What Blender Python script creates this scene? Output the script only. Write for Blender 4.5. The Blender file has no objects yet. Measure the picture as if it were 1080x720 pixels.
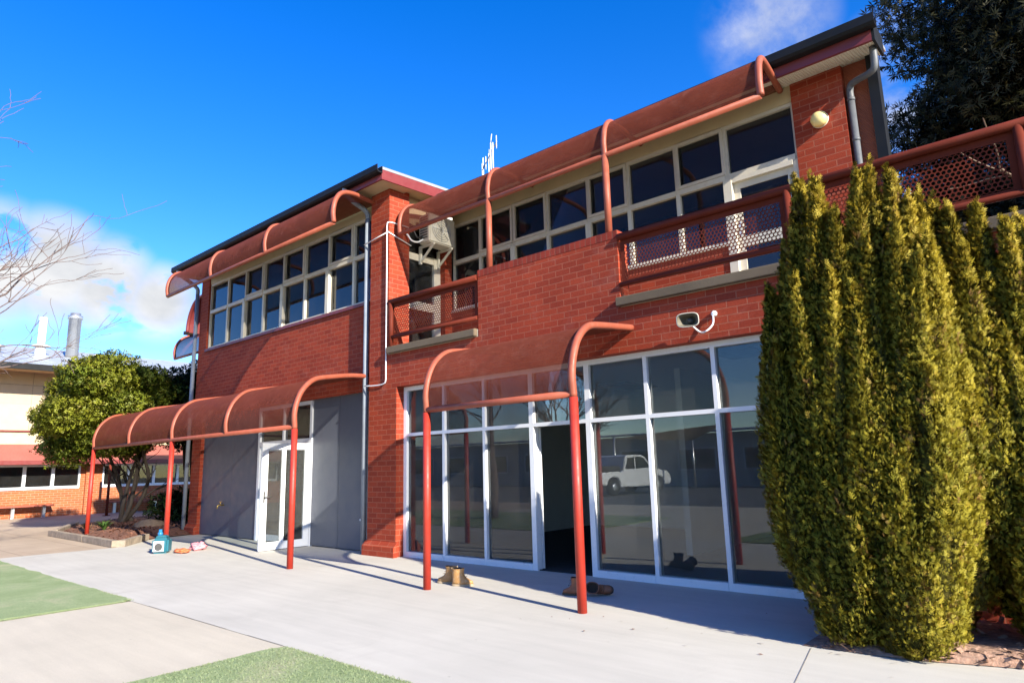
import bpy, bmesh, math, random
import numpy as np
from mathutils import Vector, Matrix, noise as mnoise
random.seed(7)
rng = np.random.default_rng(11)
R = math.radians
scene = bpy.context.scene
COL = scene.collection

# ------------------------------------------------------------------ helpers
ORG = {}                                   # object name -> world origin of its local space

def tag(o, label=None, cat=None, group=None, kind=None):
    if label: o['label'] = label
    if cat: o['category'] = cat
    if group: o['group'] = group
    if kind: o['kind'] = kind
    return o

def thing(name, label, cat, loc=(0, 0, 0), group=None):
    o = bpy.data.objects.new(name, None)
    o.empty_display_size = 0.2
    COL.objects.link(o)
    o.location = loc
    ORG[o.name] = Vector(loc)
    return tag(o, label, cat, group)

def catmull(pts, sub=6):
    pts = [Vector(p) for p in pts]
    P = [pts[0]*2-pts[1]] + pts + [pts[-1]*2-pts[-2]]
    out = []
    for i in range(1, len(P)-2):
        for k in range(sub):
            t = k/sub
            a, b, c, d = P[i-1], P[i], P[i+1], P[i+2]
            out.append(0.5*((2*b)+(c-a)*t+(2*a-5*b+4*c-d)*t*t+(3*b-a-3*c+d)*t**3))
    out.append(pts[-1])
    return out

class MB:
    def __init__(self):
        self.v = []; self.f = []; self.s = []
    def add(self, vs, fs, smooth=False):
        n = len(self.v)
        self.v += [tuple(p) for p in vs]
        for f in fs:
            self.f.append(tuple(i+n for i in f)); self.s.append(smooth)
        return self
    def box(self, x0, x1, y0, y1, z0, z1):
        vs = [(x0,y0,z0),(x1,y0,z0),(x1,y1,z0),(x0,y1,z0),(x0,y0,z1),(x1,y0,z1),(x1,y1,z1),(x0,y1,z1)]
        return self.add(vs, [(0,3,2,1),(4,5,6,7),(0,1,5,4),(1,2,6,5),(2,3,7,6),(3,0,4,7)])
    def hexa(self, b4, t4):
        return self.add(list(b4)+list(t4), [(0,3,2,1),(4,5,6,7),(0,1,5,4),(1,2,6,5),(2,3,7,6),(3,0,4,7)])
    def obox(self, c, ax, ay, az):
        c = Vector(c); ax = Vector(ax); ay = Vector(ay); az = Vector(az)
        b = [c-ax-ay-az, c+ax-ay-az, c+ax+ay-az, c-ax+ay-az]
        return self.hexa(b, [p+2*az for p in b])
    def sheet(self, pts, z):
        n = len(pts)
        return self.add([(p[0], p[1], z) for p in pts], [tuple(range(n))])
    def slab(self, pts, z0, z1):
        n = len(pts)
        vs = [(p[0],p[1],z0) for p in pts]+[(p[0],p[1],z1) for p in pts]
        fs = [tuple(range(n-1,-1,-1)), tuple(range(n,2*n))]
        for i in range(n):
            j = (i+1) % n
            fs.append((i, j, n+j, n+i))
        return self.add(vs, fs)
    def prism(self, prof, fn, a, b, smooth=False):
        """prof: 2-D outline, fn(u,v,t)->xyz, extruded t from a to b"""
        n = len(prof)
        vs = [fn(u, v, a) for u, v in prof]+[fn(u, v, b) for u, v in prof]
        self.add(vs, [tuple(range(n-1,-1,-1)), tuple(range(n,2*n))])
        m = len(self.v)-2*n
        for i in range(n):
            j = (i+1) % n
            self.f.append((m+i, m+j, m+n+j, m+n+i)); self.s.append(smooth)
        return self
    def tube(self, pts, r, n=10, cap=True):
        pts = [Vector(p) for p in pts]
        rs = r if hasattr(r, '__len__') else [r]*len(pts)
        base = len(self.v)
        up = None
        for i, p in enumerate(pts):
            d = (pts[min(i+1, len(pts)-1)]-pts[max(i-1, 0)])
            d = d.normalized() if d.length > 1e-9 else Vector((0,0,1))
            if up is None:
                up = Vector((0,0,1)) if abs(d.z) < 0.9 else Vector((1,0,0))
            s = d.cross(up)
            if s.length < 1e-4: s = d.cross(Vector((0.3,1,0.2)))
            s.normalize(); u = s.cross(d).normalized(); up = u
            for k in range(n):
                a = 2*math.pi*k/n
                self.v.append(tuple(p+s*(rs[i]*math.cos(a))+u*(rs[i]*math.sin(a))))
        for i in range(len(pts)-1):
            for k in range(n):
                k2 = (k+1) % n
                self.f.append((base+i*n+k, base+i*n+k2, base+(i+1)*n+k2, base+(i+1)*n+k)); self.s.append(True)
        if cap:
            self.f.append(tuple(base+k for k in range(n-1,-1,-1))); self.s.append(False)
            e = base+(len(pts)-1)*n
            self.f.append(tuple(e+k for k in range(n))); self.s.append(False)
        return self
    def lathe(self, prof, c, n=24, axis='z', tilt=None):
        """prof: list of (radius, height)"""
        base = len(self.v); c = Vector(c)
        for r, h in prof:
            for k in range(n):
                a = 2*math.pi*k/n
                p = Vector((r*math.cos(a), r*math.sin(a), h))
                if axis == 'y': p = Vector((p.x, h, p.y))
                if axis == 'x': p = Vector((h, p.x, p.y))
                if tilt: p = tilt @ p
                self.v.append(tuple(c+p))
        for i in range(len(prof)-1):
            for k in range(n):
                k2 = (k+1) % n
                self.f.append((base+i*n+k, base+i*n+k2, base+(i+1)*n+k2, base+(i+1)*n+k)); self.s.append(True)
        self.f.append(tuple(base+k for k in range(n-1,-1,-1))); self.s.append(False)
        e = base+(len(prof)-1)*n
        self.f.append(tuple(e+k for k in range(n))); self.s.append(False)
        return self
    def build(self, name, mat, parent=None, bevel=0, recalc=True):
        o0 = ORG.get(parent.name, Vector((0,0,0))) if parent else Vector((0,0,0))
        me = bpy.data.meshes.new(name)
        me.from_pydata([(p[0]-o0.x, p[1]-o0.y, p[2]-o0.z) for p in self.v], [], self.f)
        me.polygons.foreach_set('use_smooth', self.s)
        if recalc or bevel:
            bm = bmesh.new(); bm.from_mesh(me)
            bmesh.ops.recalc_face_normals(bm, faces=bm.faces)
            if bevel:
                es = [e for e in bm.edges if len(e.link_faces) == 2 and e.calc_face_angle(0) > 0.7]
                bmesh.ops.bevel(bm, geom=es, offset=bevel, segments=2, affect='EDGES', clamp_overlap=True)
            bm.to_mesh(me); bm.free()
        uv = me.uv_layers.new(name='UVMap')
        dat = np.zeros(len(me.loops)*2, np.float32)
        for p in me.polygons:
            n = p.normal; ax = abs(n.x); ay = abs(n.y); az = abs(n.z)
            for li in p.loop_indices:
                co = me.vertices[me.loops[li].vertex_index].co
                x, y, z = co.x+o0.x, co.y+o0.y, co.z+o0.z
                if az >= ax and az >= ay: a, b = x, y
                elif ay >= ax: a, b = x, z
                else: a, b = y+0.12, z
                dat[2*li] = a; dat[2*li+1] = b
        uv.data.foreach_set('uv', dat)
        me.materials.append(mat)
        o = bpy.data.objects.new(name, me)
        COL.objects.link(o)
        if parent: o.parent = parent
        ORG[o.name] = o0
        return o

def np_mesh(name, verts, faces, mat, parent=None, tint=None, smooth=False, normals=None):
    """verts (N,3), faces (M,k) numpy arrays"""
    o0 = ORG.get(parent.name, Vector((0,0,0))) if parent else Vector((0,0,0))
    v = np.asarray(verts, np.float32)-np.array(o0, np.float32)
    f = np.asarray(faces, np.int32); k = f.shape[1]
    me = bpy.data.meshes.new(name)
    me.vertices.add(len(v)); me.vertices.foreach_set('co', v.ravel())
    me.loops.add(f.size); me.loops.foreach_set('vertex_index', f.ravel())
    me.polygons.add(len(f))
    me.polygons.foreach_set('loop_start', np.arange(0, f.size, k, dtype=np.int32))
    me.polygons.foreach_set('loop_total', np.full(len(f), k, np.int32))
    me.update(calc_edges=True); me.validate()
    if smooth: me.polygons.foreach_set('use_smooth', np.ones(len(f), bool))
    if tint is not None:
        ca = me.color_attributes.new('tint', 'FLOAT_COLOR', 'POINT')
        c = np.ones((len(v), 4), np.float32); c[:, :3] = tint
        ca.data.foreach_set('color', c.ravel())
    if normals is not None:
        me.polygons.foreach_set('use_smooth', np.ones(len(f), bool))
        me.normals_split_custom_set_from_vertices(normals.tolist())
    me.materials.append(mat)
    o = bpy.data.objects.new(name, me); COL.objects.link(o)
    if parent: o.parent = parent
    ORG[o.name] = o0
    return o

# ------------------------------------------------------------------ materials
def newmat(name):
    m = bpy.data.materials.new(name); m.use_nodes = True
    nt = m.node_tree; nt.nodes.clear()
    out = nt.nodes.new('ShaderNodeOutputMaterial')
    return m, nt, out

def N(nt, typ, **kw):
    n = nt.nodes.new(typ)
    for k, v in kw.items():
        if hasattr(n, k): setattr(n, k, v)
        else: n.inputs[k.replace('_', ' ')].default_value = v
    return n

def L(nt, a, b): nt.links.new(a, b)

def c4(c): return (c[0], c[1], c[2], 1)

def ramp(nt, fac, stops):
    r = nt.nodes.new('ShaderNodeValToRGB')
    el = r.color_ramp.elements
    while len(el) < len(stops): el.new(0.5)
    for e, (p, c) in zip(el, stops):
        e.position = p; e.color = c4(c) if hasattr(c, '__len__') else (c, c, c, 1)
    if fac is not None: L(nt, fac, r.inputs[0])
    return r

def mixc(nt, a, b, fac, mode='MIX'):
    m = nt.nodes.new('ShaderNodeMix'); m.data_type = 'RGBA'; m.blend_type = mode
    for s, v in ((6, a), (7, b), (0, fac)):
        if isinstance(v, (int, float)): m.inputs[s].default_value = v
        elif isinstance(v, tuple): m.inputs[s].default_value = c4(v)
        else: L(nt, v, m.inputs[s])
    return m.outputs[2]

def noise(nt, scale, detail=4, rough=0.55, vec=None, dist=0.0):
    n = nt.nodes.new('ShaderNodeTexNoise')
    n.inputs['Scale'].default_value = scale; n.inputs['Detail'].default_value = detail
    n.inputs['Roughness'].default_value = rough; n.inputs['Distortion'].default_value = dist
    if vec is None:
        g = nt.nodes.new('ShaderNodeNewGeometry'); vec = g.outputs['Position']
    L(nt, vec, n.inputs['Vector'])
    return n.outputs[0]

def paint(name, col, rough=0.5, metal=0.0, var=0.12, vs=3.0, bump=0.0, bs=60.0, dirt=None, dirt_amt=0.3, spec=0.5, coat=0.0):
    m, nt, out = newmat(name)
    p = N(nt, 'ShaderNodeBsdfPrincipled')
    p.inputs['Roughness'].default_value = rough; p.inputs['Metallic'].default_value = metal
    p.inputs['Specular IOR Level'].default_value = spec
    p.inputs['Coat Weight'].default_value = coat
    nz = noise(nt, vs, 5)
    lo = tuple(c*(1-var) for c in col); hi = tuple(min(1, c*(1+var)) for c in col)
    r = ramp(nt, nz, [(0.3, lo), (0.7, hi)])
    c = r.outputs[0]
    if dirt:
        d = ramp(nt, noise(nt, vs*2.3, 6, 0.65), [(0.5, 0.0), (0.75, dirt_amt)])
        c = mixc(nt, c, dirt, d.outputs[0])
    L(nt, c, p.inputs['Base Color'])
    rr = ramp(nt, noise(nt, vs*4, 3), [(0.3, max(0, rough-0.08)), (0.7, min(1, rough+0.1))])
    L(nt, rr.outputs[0], p.inputs['Roughness'])
    if bump:
        b = N(nt, 'ShaderNodeBump', Strength=bump, Distance=0.01)
        L(nt, noise(nt, bs, 4), b.inputs['Height']); L(nt, b.outputs[0], p.inputs['Normal'])
    L(nt, p.outputs[0], out.inputs[0])
    return m

def brick(name, c1, c2, mortar, w=0.24, h=0.086, ms=0.006, stain=(0.5, 0.4, 0.34), stain_amt=0.12, off=(0, 0), coat=0.0):
    m, nt, out = newmat(name)
    uv = N(nt, 'ShaderNodeUVMap'); uv.uv_map = 'UVMap'
    mp = N(nt, 'ShaderNodeMapping'); mp.inputs['Location'].default_value = (off[0], off[1], 0)
    L(nt, uv.outputs[0], mp.inputs[0])
    # slightly uneven courses
    wob = noise(nt, 9, 2, 0.5)
    sub = N(nt, 'ShaderNodeMath', operation='MULTIPLY_ADD'); L(nt, wob, sub.inputs[0]); sub.inputs[1].default_value = 0.006; sub.inputs[2].default_value = -0.003
    cx = N(nt, 'ShaderNodeCombineXYZ'); L(nt, sub.outputs[0], cx.inputs[0]); L(nt, sub.outputs[0], cx.inputs[1])
    ad = N(nt, 'ShaderNodeVectorMath', operation='ADD'); L(nt, mp.outputs[0], ad.inputs[0]); L(nt, cx.outputs[0], ad.inputs[1])
    b = N(nt, 'ShaderNodeTexBrick'); b.offset = 0.5; b.offset_frequency = 2; b.squash = 1.0
    b.inputs['Scale'].default_value = 1.0
    b.inputs['Brick Width'].default_value = w; b.inputs['Row Height'].default_value = h
    b.inputs['Mortar Size'].default_value = ms; b.inputs['Mortar Smooth'].default_value = 0.15
    b.inputs['Bias'].default_value = -0.1
    b.inputs['Color1'].default_value = c4(c1); b.inputs['Color2'].default_value = c4(c2); b.inputs['Mortar'].default_value = c4(mortar)
    L(nt, ad.outputs[0], b.inputs['Vector'])
    # large patches and fine grain
    big = ramp(nt, noise(nt, 0.9, 5, 0.6), [(0.25, (0.82, 0.81, 0.81)), (0.75, (1.08, 1.08, 1.08))])
    c = mixc(nt, b.outputs[0], big.outputs[0], 1.0, 'MULTIPLY')
    fine = ramp(nt, noise(nt, 70, 3, 0.6), [(0.25, (0.82, 0.82, 0.82)), (0.75, (1.12, 1.12, 1.12))])
    c = mixc(nt, c, fine.outputs[0], 1.0, 'MULTIPLY')
    st = ramp(nt, noise(nt, 1.7, 7, 0.7, dist=0.4), [(0.55, 0.0), (0.8, stain_amt)])
    c = mixc(nt, c, stain, st.outputs[0])
    p = N(nt, 'ShaderNodeBsdfPrincipled'); p.inputs['Roughness'].default_value = 0.72
    p.inputs['Specular IOR Level'].default_value = 0.15
    p.inputs['Coat Weight'].default_value = coat
    L(nt, c, p.inputs['Base Color'])
    inv = N(nt, 'ShaderNodeMath', operation='SUBTRACT'); inv.inputs[0].default_value = 1.0; L(nt, b.outputs[1], inv.inputs[1])
    hs = N(nt, 'ShaderNodeMath', operation='MULTIPLY_ADD'); L(nt, noise(nt, 55, 4), hs.inputs[0]); hs.inputs[1].default_value = 0.35; L(nt, inv.outputs[0], hs.inputs[2])
    bp = N(nt, 'ShaderNodeBump', Strength=0.55, Distance=0.008); L(nt, hs.outputs[0], bp.inputs['Height']); L(nt, bp.outputs[0], p.inputs['Normal'])
    L(nt, p.outputs[0], out.inputs[0])
    return m

def concrete(name, col, var=0.1, crack=0.0, joint=None, speck=True, rough=0.85, stain=(0.30, 0.27, 0.23), stain_amt=0.25, jc=(0.15, 0.13, 0.11)):
    m, nt, out = newmat(name)
    p = N(nt, 'ShaderNodeBsdfPrincipled'); p.inputs['Roughness'].default_value = rough
    p.inputs['Specular IOR Level'].default_value = 0.3
    r = ramp(nt, noise(nt, 0.55, 7, 0.62, dist=0.3), [(0.3, tuple(c*(1-var) for c in col)), (0.7, tuple(c*(1+var*0.6) for c in col))])
    c = r.outputs[0]
    # broom / trowel streaks
    g = N(nt, 'ShaderNodeNewGeometry'); mp = N(nt, 'ShaderNodeMapping'); mp.inputs['Scale'].default_value = (0.6, 7.0, 1); mp.inputs['Rotation'].default_value = (0, 0, 0.25)
    L(nt, g.outputs['Position'], mp.inputs[0])
    st = ramp(nt, noise(nt, 1.0, 6, 0.65, vec=mp.outputs[0]), [(0.3, (0.93, 0.93, 0.93)), (0.7, (1.04, 1.04, 1.04))])
    c = mixc(nt, c, st.outputs[0], 1.0, 'MULTIPLY')
    d = ramp(nt, noise(nt, 1.3, 9, 0.72, dist=0.8), [(0.56, 0.0), (0.8, stain_amt)])
    c = mixc(nt, c, stain, d.outputs[0])
    if speck:
        s = ramp(nt, noise(nt, 160, 2, 0.6), [(0.3, (0.9, 0.9, 0.9)), (0.7, (1.05, 1.05, 1.05))])
        c = mixc(nt, c, s.outputs[0], 1.0, 'MULTIPLY')
        v = N(nt, 'ShaderNodeTexVoronoi'); v.inputs['Scale'].default_value = 2.6; L(nt, g.outputs['Position'], v.inputs['Vector'])
        sp = ramp(nt, v.outputs['Distance'], [(0.0, 0.55), (0.035, 0.0)])
        c = mixc(nt, c, (0.12, 0.1, 0.08), sp.outputs[0])
    if joint:
        b = N(nt, 'ShaderNodeTexBrick'); b.offset = joint[2]; b.inputs['Scale'].default_value = 1
        b.inputs['Brick Width'].default_value = joint[0]; b.inputs['Row Height'].default_value = joint[1]; b.inputs['Mortar Size'].default_value = 0.012
        b.inputs['Color1'].default_value = (1, 1, 1, 1); b.inputs['Color2'].default_value = (0.9, 0.88, 0.86, 1)
        L(nt, g.outputs['Position'], b.inputs['Vector'])
        b.inputs['Mortar'].default_value = (1, 1, 1, 1)
        c = mixc(nt, c, b.outputs[0], 1.0, 'MULTIPLY')
        c = mixc(nt, c, jc, b.outputs[1])
    L(nt, c, p.inputs['Base Color'])
    bp = N(nt, 'ShaderNodeBump', Strength=0.12, Distance=0.01); L(nt, noise(nt, 45, 6, 0.7), bp.inputs['Height']); L(nt, bp.outputs[0], p.inputs['Normal'])
    L(nt, p.outputs[0], out.inputs[0])
    return m

def glass(name, tint=(0.72, 0.76, 0.76), ior=1.5, dirt=0.02):
    m, nt, out = newmat(name)
    tr = N(nt, 'ShaderNodeBsdfTransparent'); tr.inputs[0].default_value = c4(tint)
    gl = N(nt, 'ShaderNodeBsdfGlossy'); gl.inputs['Roughness'].default_value = 0.003; gl.inputs[0].default_value = (0.95, 0.97, 1, 1)
    fr = N(nt, 'ShaderNodeFresnel'); fr.inputs[0].default_value = ior
    bp = N(nt, 'ShaderNodeBump', Strength=0.012, Distance=0.02); L(nt, noise(nt, 1.6, 2), bp.inputs['Height'])
    L(nt, bp.outputs[0], gl.inputs['Normal'])
    mx = N(nt, 'ShaderNodeMixShader'); L(nt, fr.outputs[0], mx.inputs[0]); L(nt, tr.outputs[0], mx.inputs[1]); L(nt, gl.outputs[0], mx.inputs[2])
    df = N(nt, 'ShaderNodeBsdfDiffuse'); df.inputs[0].default_value = (0.5, 0.48, 0.45, 1)
    d = ramp(nt, noise(nt, 2.2, 7, 0.7), [(0.3, dirt*0.35), (0.8, dirt)])
    m2 = N(nt, 'ShaderNodeMixShader'); L(nt, d.outputs[0], m2.inputs[0]); L(nt, mx.outputs[0], m2.inputs[1]); L(nt, df.outputs[0], m2.inputs[2])
    L(nt, m2.outputs[0], out.inputs[0])
    return m

def perforated(name, col, openness=0.42):
    """finely perforated sheet: open area shrinks when it is seen edge-on, because the sheet has a thickness"""
    m, nt, out = newmat(name)
    p = N(nt, 'ShaderNodeBsdfPrincipled'); p.inputs['Roughness'].default_value = 0.75; p.inputs['Specular IOR Level'].default_value = 0.08
    r = ramp(nt, noise(nt, 2.2, 6, 0.65), [(0.3, tuple(c*0.82 for c in col)), (0.7, tuple(c*1.12 for c in col))])
    grain = ramp(nt, noise(nt, 110, 2, 0.6), [(0.3, (0.72, 0.72, 0.72)), (0.7, (1.25, 1.25, 1.25))])
    gc = mixc(nt, r.outputs[0], grain.outputs[0], 1.0, 'MULTIPLY')
    d = ramp(nt, noise(nt, 7, 6, 0.7), [(0.5, 0.0), (0.85, 0.25)])
    c = mixc(nt, gc, (0.36, 0.17, 0.12), d.outputs[0])
    L(nt, c, p.inputs['Base Color'])
    lw = N(nt, 'ShaderNodeLayerWeight'); lw.inputs[0].default_value = 0.5      # facing: 0 face-on .. 1 edge-on
    mr = ramp(nt, lw.outputs['Facing'], [(0.0, openness), (0.55, openness*0.85), (0.8, openness*0.35), (0.95, 0.0)])
    mu = mr
    tr = N(nt, 'ShaderNodeBsdfTransparent')
    mx = N(nt, 'ShaderNodeMixShader'); L(nt, mu.outputs[0], mx.inputs[0]); L(nt, p.outputs[0], mx.inputs[1]); L(nt, tr.outputs[0], mx.inputs[2])
    L(nt, mx.outputs[0], out.inputs[0])
    return m

def leafmat(name, rough=0.55, trans=0.25, spec=0.3):
    m, nt, out = newmat(name)
    a = N(nt, 'ShaderNodeVertexColor'); a.layer_name = 'tint'
    p = N(nt, 'ShaderNodeBsdfPrincipled'); p.inputs['Roughness'].default_value = rough; p.inputs['Specular IOR Level'].default_value = spec
    L(nt, a.outputs[0], p.inputs['Base Color'])
    t = N(nt, 'ShaderNodeBsdfTranslucent'); L(nt, a.outputs[0], t.inputs[0])
    mx = N(nt, 'ShaderNodeMixShader'); mx.inputs[0].default_value = trans
    L(nt, p.outputs[0], mx.inputs[1]); L(nt, t.outputs[0], mx.inputs[2]); L(nt, mx.outputs[0], out.inputs[0])
    return m

def ribbed(name, col, scale=14.0, axis='x', rough=0.45, metal=0.3):
    m, nt, out = newmat(name)
    p = N(nt, 'ShaderNodeBsdfPrincipled'); p.inputs['Roughness'].default_value = rough; p.inputs['Metallic'].default_value = metal
    r = ramp(nt, noise(nt, 1.5, 5), [(0.3, tuple(c*0.85 for c in col)), (0.7, tuple(c*1.1 for c in col))])
    L(nt, r.outputs[0], p.inputs['Base Color'])
    g = N(nt, 'ShaderNodeNewGeometry'); w = N(nt, 'ShaderNodeTexWave'); w.bands_direction = axis.upper(); w.inputs['Scale'].default_value = scale
    L(nt, g.outputs['Position'], w.inputs['Vector'])
    b = N(nt, 'ShaderNodeBump', Strength=0.6, Distance=0.015); L(nt, w.outputs[1], b.inputs['Height']); L(nt, b.outputs[0], p.inputs['Normal'])
    L(nt, p.outputs[0], out.inputs[0])
    return m

M = {}
M['brick'] = brick('red_brick', (0.325, 0.050, 0.022), (0.235, 0.034, 0.017), (0.33, 0.105, 0.062))
M['rowlock'] = brick('red_brick_on_edge', (0.29, 0.040, 0.022), (0.18, 0.028, 0.018), (0.22, 0.075, 0.05), w=0.086, h=0.3, ms=0.007, off=(0.02, 0.02))
M['brick_orange'] = brick('orange_brick', (0.40, 0.11, 0.04), (0.33, 0.085, 0.035), (0.42, 0.26, 0.17), stain_amt=0.1)
M['concrete_new'] = concrete('new_concrete', (0.49, 0.465, 0.405), var=0.11, stain=(0.33, 0.30, 0.26), stain_amt=0.32)
M['concrete_warm'] = concrete('warm_concrete', (0.51, 0.455, 0.355), var=0.09, stain=(0.42, 0.36, 0.29), stain_amt=0.2)
M['paving_old'] = concrete('old_paving', (0.44, 0.345, 0.25), var=0.14, joint=(1.8, 1.2, 0.0), stain=(0.2, 0.15, 0.11), stain_amt=0.35, jc=(0.26, 0.2, 0.14))
M['ledge'] = concrete('weathered_ledge', (0.155, 0.115, 0.075), var=0.3, stain=(0.07, 0.055, 0.045), stain_amt=0.75)
M['asphalt'] = concrete('asphalt', (0.13, 0.128, 0.125), var=0.2, speck=False, stain=(0.03, 0.03, 0.03))
M['earth'] = concrete('dry_earth', (0.2, 0.17, 0.1), var=0.3, speck=False)
M['arch'] = paint('terracotta_tube', (0.27, 0.068, 0.038), 0.5, spec=0.3, var=0.1, vs=4, dirt=(0.3, 0.13, 0.09), dirt_amt=0.4)
M['post'] = paint('red_post_paint', (0.34, 0.025, 0.012), 0.5, var=0.08, vs=4, dirt=(0.2, 0.04, 0.03), dirt_amt=0.3)
M['perf'] = perforated('perforated_cover', (0.150, 0.034, 0.018), 0.27)
M['rail'] = paint('dark_red_rail', (0.12, 0.023, 0.013), 0.55, var=0.12, vs=4, spec=0.08, dirt=(0.1, 0.03, 0.025), dirt_amt=0.5)
M['railmesh'] = paint('rail_mesh_paint', (0.12, 0.024, 0.014), 0.7, var=0.1, vs=5, spec=0.05)
M['fascia'] = paint('fascia_red', (0.17, 0.026, 0.024), 0.4, var=0.08)
M['sill'] = paint('sill_red', (0.15, 0.024, 0.024), 0.45, var=0.12)
M['gutter'] = paint('charcoal_gutter', (0.008, 0.0085, 0.010), 0.55, var=0.2, metal=0.0, spec=0.2)
M['pipe'] = paint('grey_downpipe', (0.21, 0.235, 0.275), 0.5, var=0.1, metal=0.0, spec=0.3, dirt=(0.13, 0.13, 0.13), dirt_amt=0.35)
M['roof'] = ribbed('roof_sheet', (0.32, 0.33, 0.34), 6)
M['soffit'] = ribbed('ribbed_soffit', (0.62, 0.57, 0.47), 9, metal=0.0, rough=0.6)
M['cream'] = paint('cream_paint', (0.48, 0.385, 0.23), 0.5, var=0.07, dirt=(0.36, 0.31, 0.23), dirt_amt=0.35)
M['creamwood'] = paint('cream_window_paint', (0.55, 0.50, 0.41), 0.45, var=0.07, dirt=(0.38, 0.33, 0.26), dirt_amt=0.4, vs=5)
M['white'] = paint('white_aluminium', (0.74, 0.75, 0.77), 0.32, var=0.03)
M['panel'] = paint('blue_grey_panel', (0.088, 0.097, 0.125), 0.5, var=0.05, vs=1.2, bump=0.05)
M['glass'] = glass('shopfront_glass', (0.76, 0.80, 0.79), 1.6, 0.07)
M['glassdark'] = glass('upper_glass', (0.55, 0.57, 0.6), 1.5, dirt=0.03)
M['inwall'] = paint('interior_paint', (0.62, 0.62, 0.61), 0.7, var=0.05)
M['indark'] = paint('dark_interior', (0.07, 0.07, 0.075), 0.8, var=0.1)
M['carpet'] = paint('dark_carpet', (0.018, 0.018, 0.019), 0.95, var=0.2, vs=8)
M['ceil'] = paint('interior_ceiling', (0.48, 0.48, 0.46), 0.8, var=0.03)
M['ac'] = paint('aged_white_enamel', (0.66, 0.62, 0.52), 0.4, var=0.06, dirt=(0.4, 0.34, 0.25), dirt_amt=0.4)
M['black'] = paint('black_plastic', (0.012, 0.012, 0.013), 0.5, var=0.1)
M['dgrey'] = paint('dark_grey_metal', (0.06, 0.058, 0.055), 0.45, var=0.1)
M['lamp'] = paint('cream_diffuser', (0.80, 0.64, 0.26), 0.25, var=0.04)
M['brass'] = paint('brass', (0.55, 0.38, 0.12), 0.35, metal=0.9, var=0.1)
M['steel'] = paint('galvanised_steel', (0.55, 0.56, 0.57), 0.35, metal=0.8, var=0.1)
M['teal'] = paint('teal_plastic', (0.018, 0.12, 0.16), 0.35, var=0.1)
M['tealcap'] = paint('blue_cap', (0.02, 0.16, 0.36), 0.4, var=0.1)
M['paper'] = paint('white_label', (0.72, 0.73, 0.74), 0.6, var=0.03)
M['pink'] = paint('pink_cloth', (0.62, 0.24, 0.27), 0.85, var=0.2, vs=14, bump=0.4, bs=40)
M['orange'] = paint('orange_cloth', (0.66, 0.16, 0.06), 0.8, var=0.2, vs=14, bump=0.3, bs=40)
M['tan'] = paint('tan_leather', (0.36, 0.19, 0.065), 0.65, var=0.18, vs=14, bump=0.25, bs=45, dirt=(0.45, 0.38, 0.28), dirt_amt=0.6)
M['tansole'] = paint('tan_sole', (0.33, 0.25, 0.16), 0.8, var=0.15, vs=12)
M['brown'] = paint('brown_leather', (0.17, 0.062, 0.03), 0.6, var=0.25, vs=16, bump=0.25, bs=45, dirt=(0.2, 0.12, 0.08), dirt_amt=0.5)
M['brownsole'] = paint('dark_sole', (0.055, 0.042, 0.032), 0.8, var=0.15)
M['timber'] = paint('grey_sleeper', (0.27, 0.215, 0.16), 0.9, var=0.25, vs=6, bump=0.4, bs=25, dirt=(0.1, 0.08, 0.06), dirt_amt=0.6)
M['mulch'] = paint('bark_mulch', (0.15, 0.062, 0.036), 0.95, var=0.35, vs=12, bump=0.8, bs=30)
M['bark'] = paint('grey_bark', (0.15, 0.105, 0.075), 0.9, var=0.3, vs=8, bump=0.6, bs=25)
M['barkmid'] = paint('brown_bark', (0.095, 0.065, 0.045), 0.9, var=0.35, vs=8, bump=0.6, bs=25)
M['barkdark'] = paint('dark_bark', (0.06, 0.045, 0.035), 0.9, var=0.3, vs=8, bump=0.5, bs=25)
M['twig'] = paint('bare_twig_bark', (0.13, 0.09, 0.08), 0.8, var=0.25, vs=6)
M['innertwig'] = paint('inner_twigs', (0.045, 0.040, 0.010), 0.95, var=0.4, vs=14, bump=0.8, bs=40, spec=0.05)
M['litter'] = paint('dry_leaf_litter', (0.30, 0.175, 0.12), 0.95, var=0.45, vs=22, bump=0.8, bs=40, dirt=(0.45, 0.33, 0.25), dirt_amt=0.6)
M['leaf'] = leafmat('leaf', 0.5, 0.33)
M['frond'] = leafmat('conifer_frond', 0.6, 0.3, 0.15)
M['flue'] = paint('white_flue', (0.8, 0.8, 0.8), 0.4, var=0.03)
M['carwhite'] = paint('white_car_paint', (0.78, 0.78, 0.78), 0.25, var=0.02, coat=0.6)
M['carglass'] = paint('car_glass', (0.015, 0.017, 0.02), 0.06, var=0.05)
M['tyre'] = paint('tyre_rubber', (0.02, 0.02, 0.02), 0.85, var=0.1)
M['awning'] = ribbed('red_awning_sheet', (0.33, 0.095, 0.075), 8, axis='y', metal=0.0, rough=0.5)
M['benchred'] = paint('bench_red', (0.28, 0.06, 0.03), 0.55, var=0.15)
M['sail'] = paint('tan_sail_cloth', (0.5, 0.36, 0.22), 0.85, var=0.08)

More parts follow.
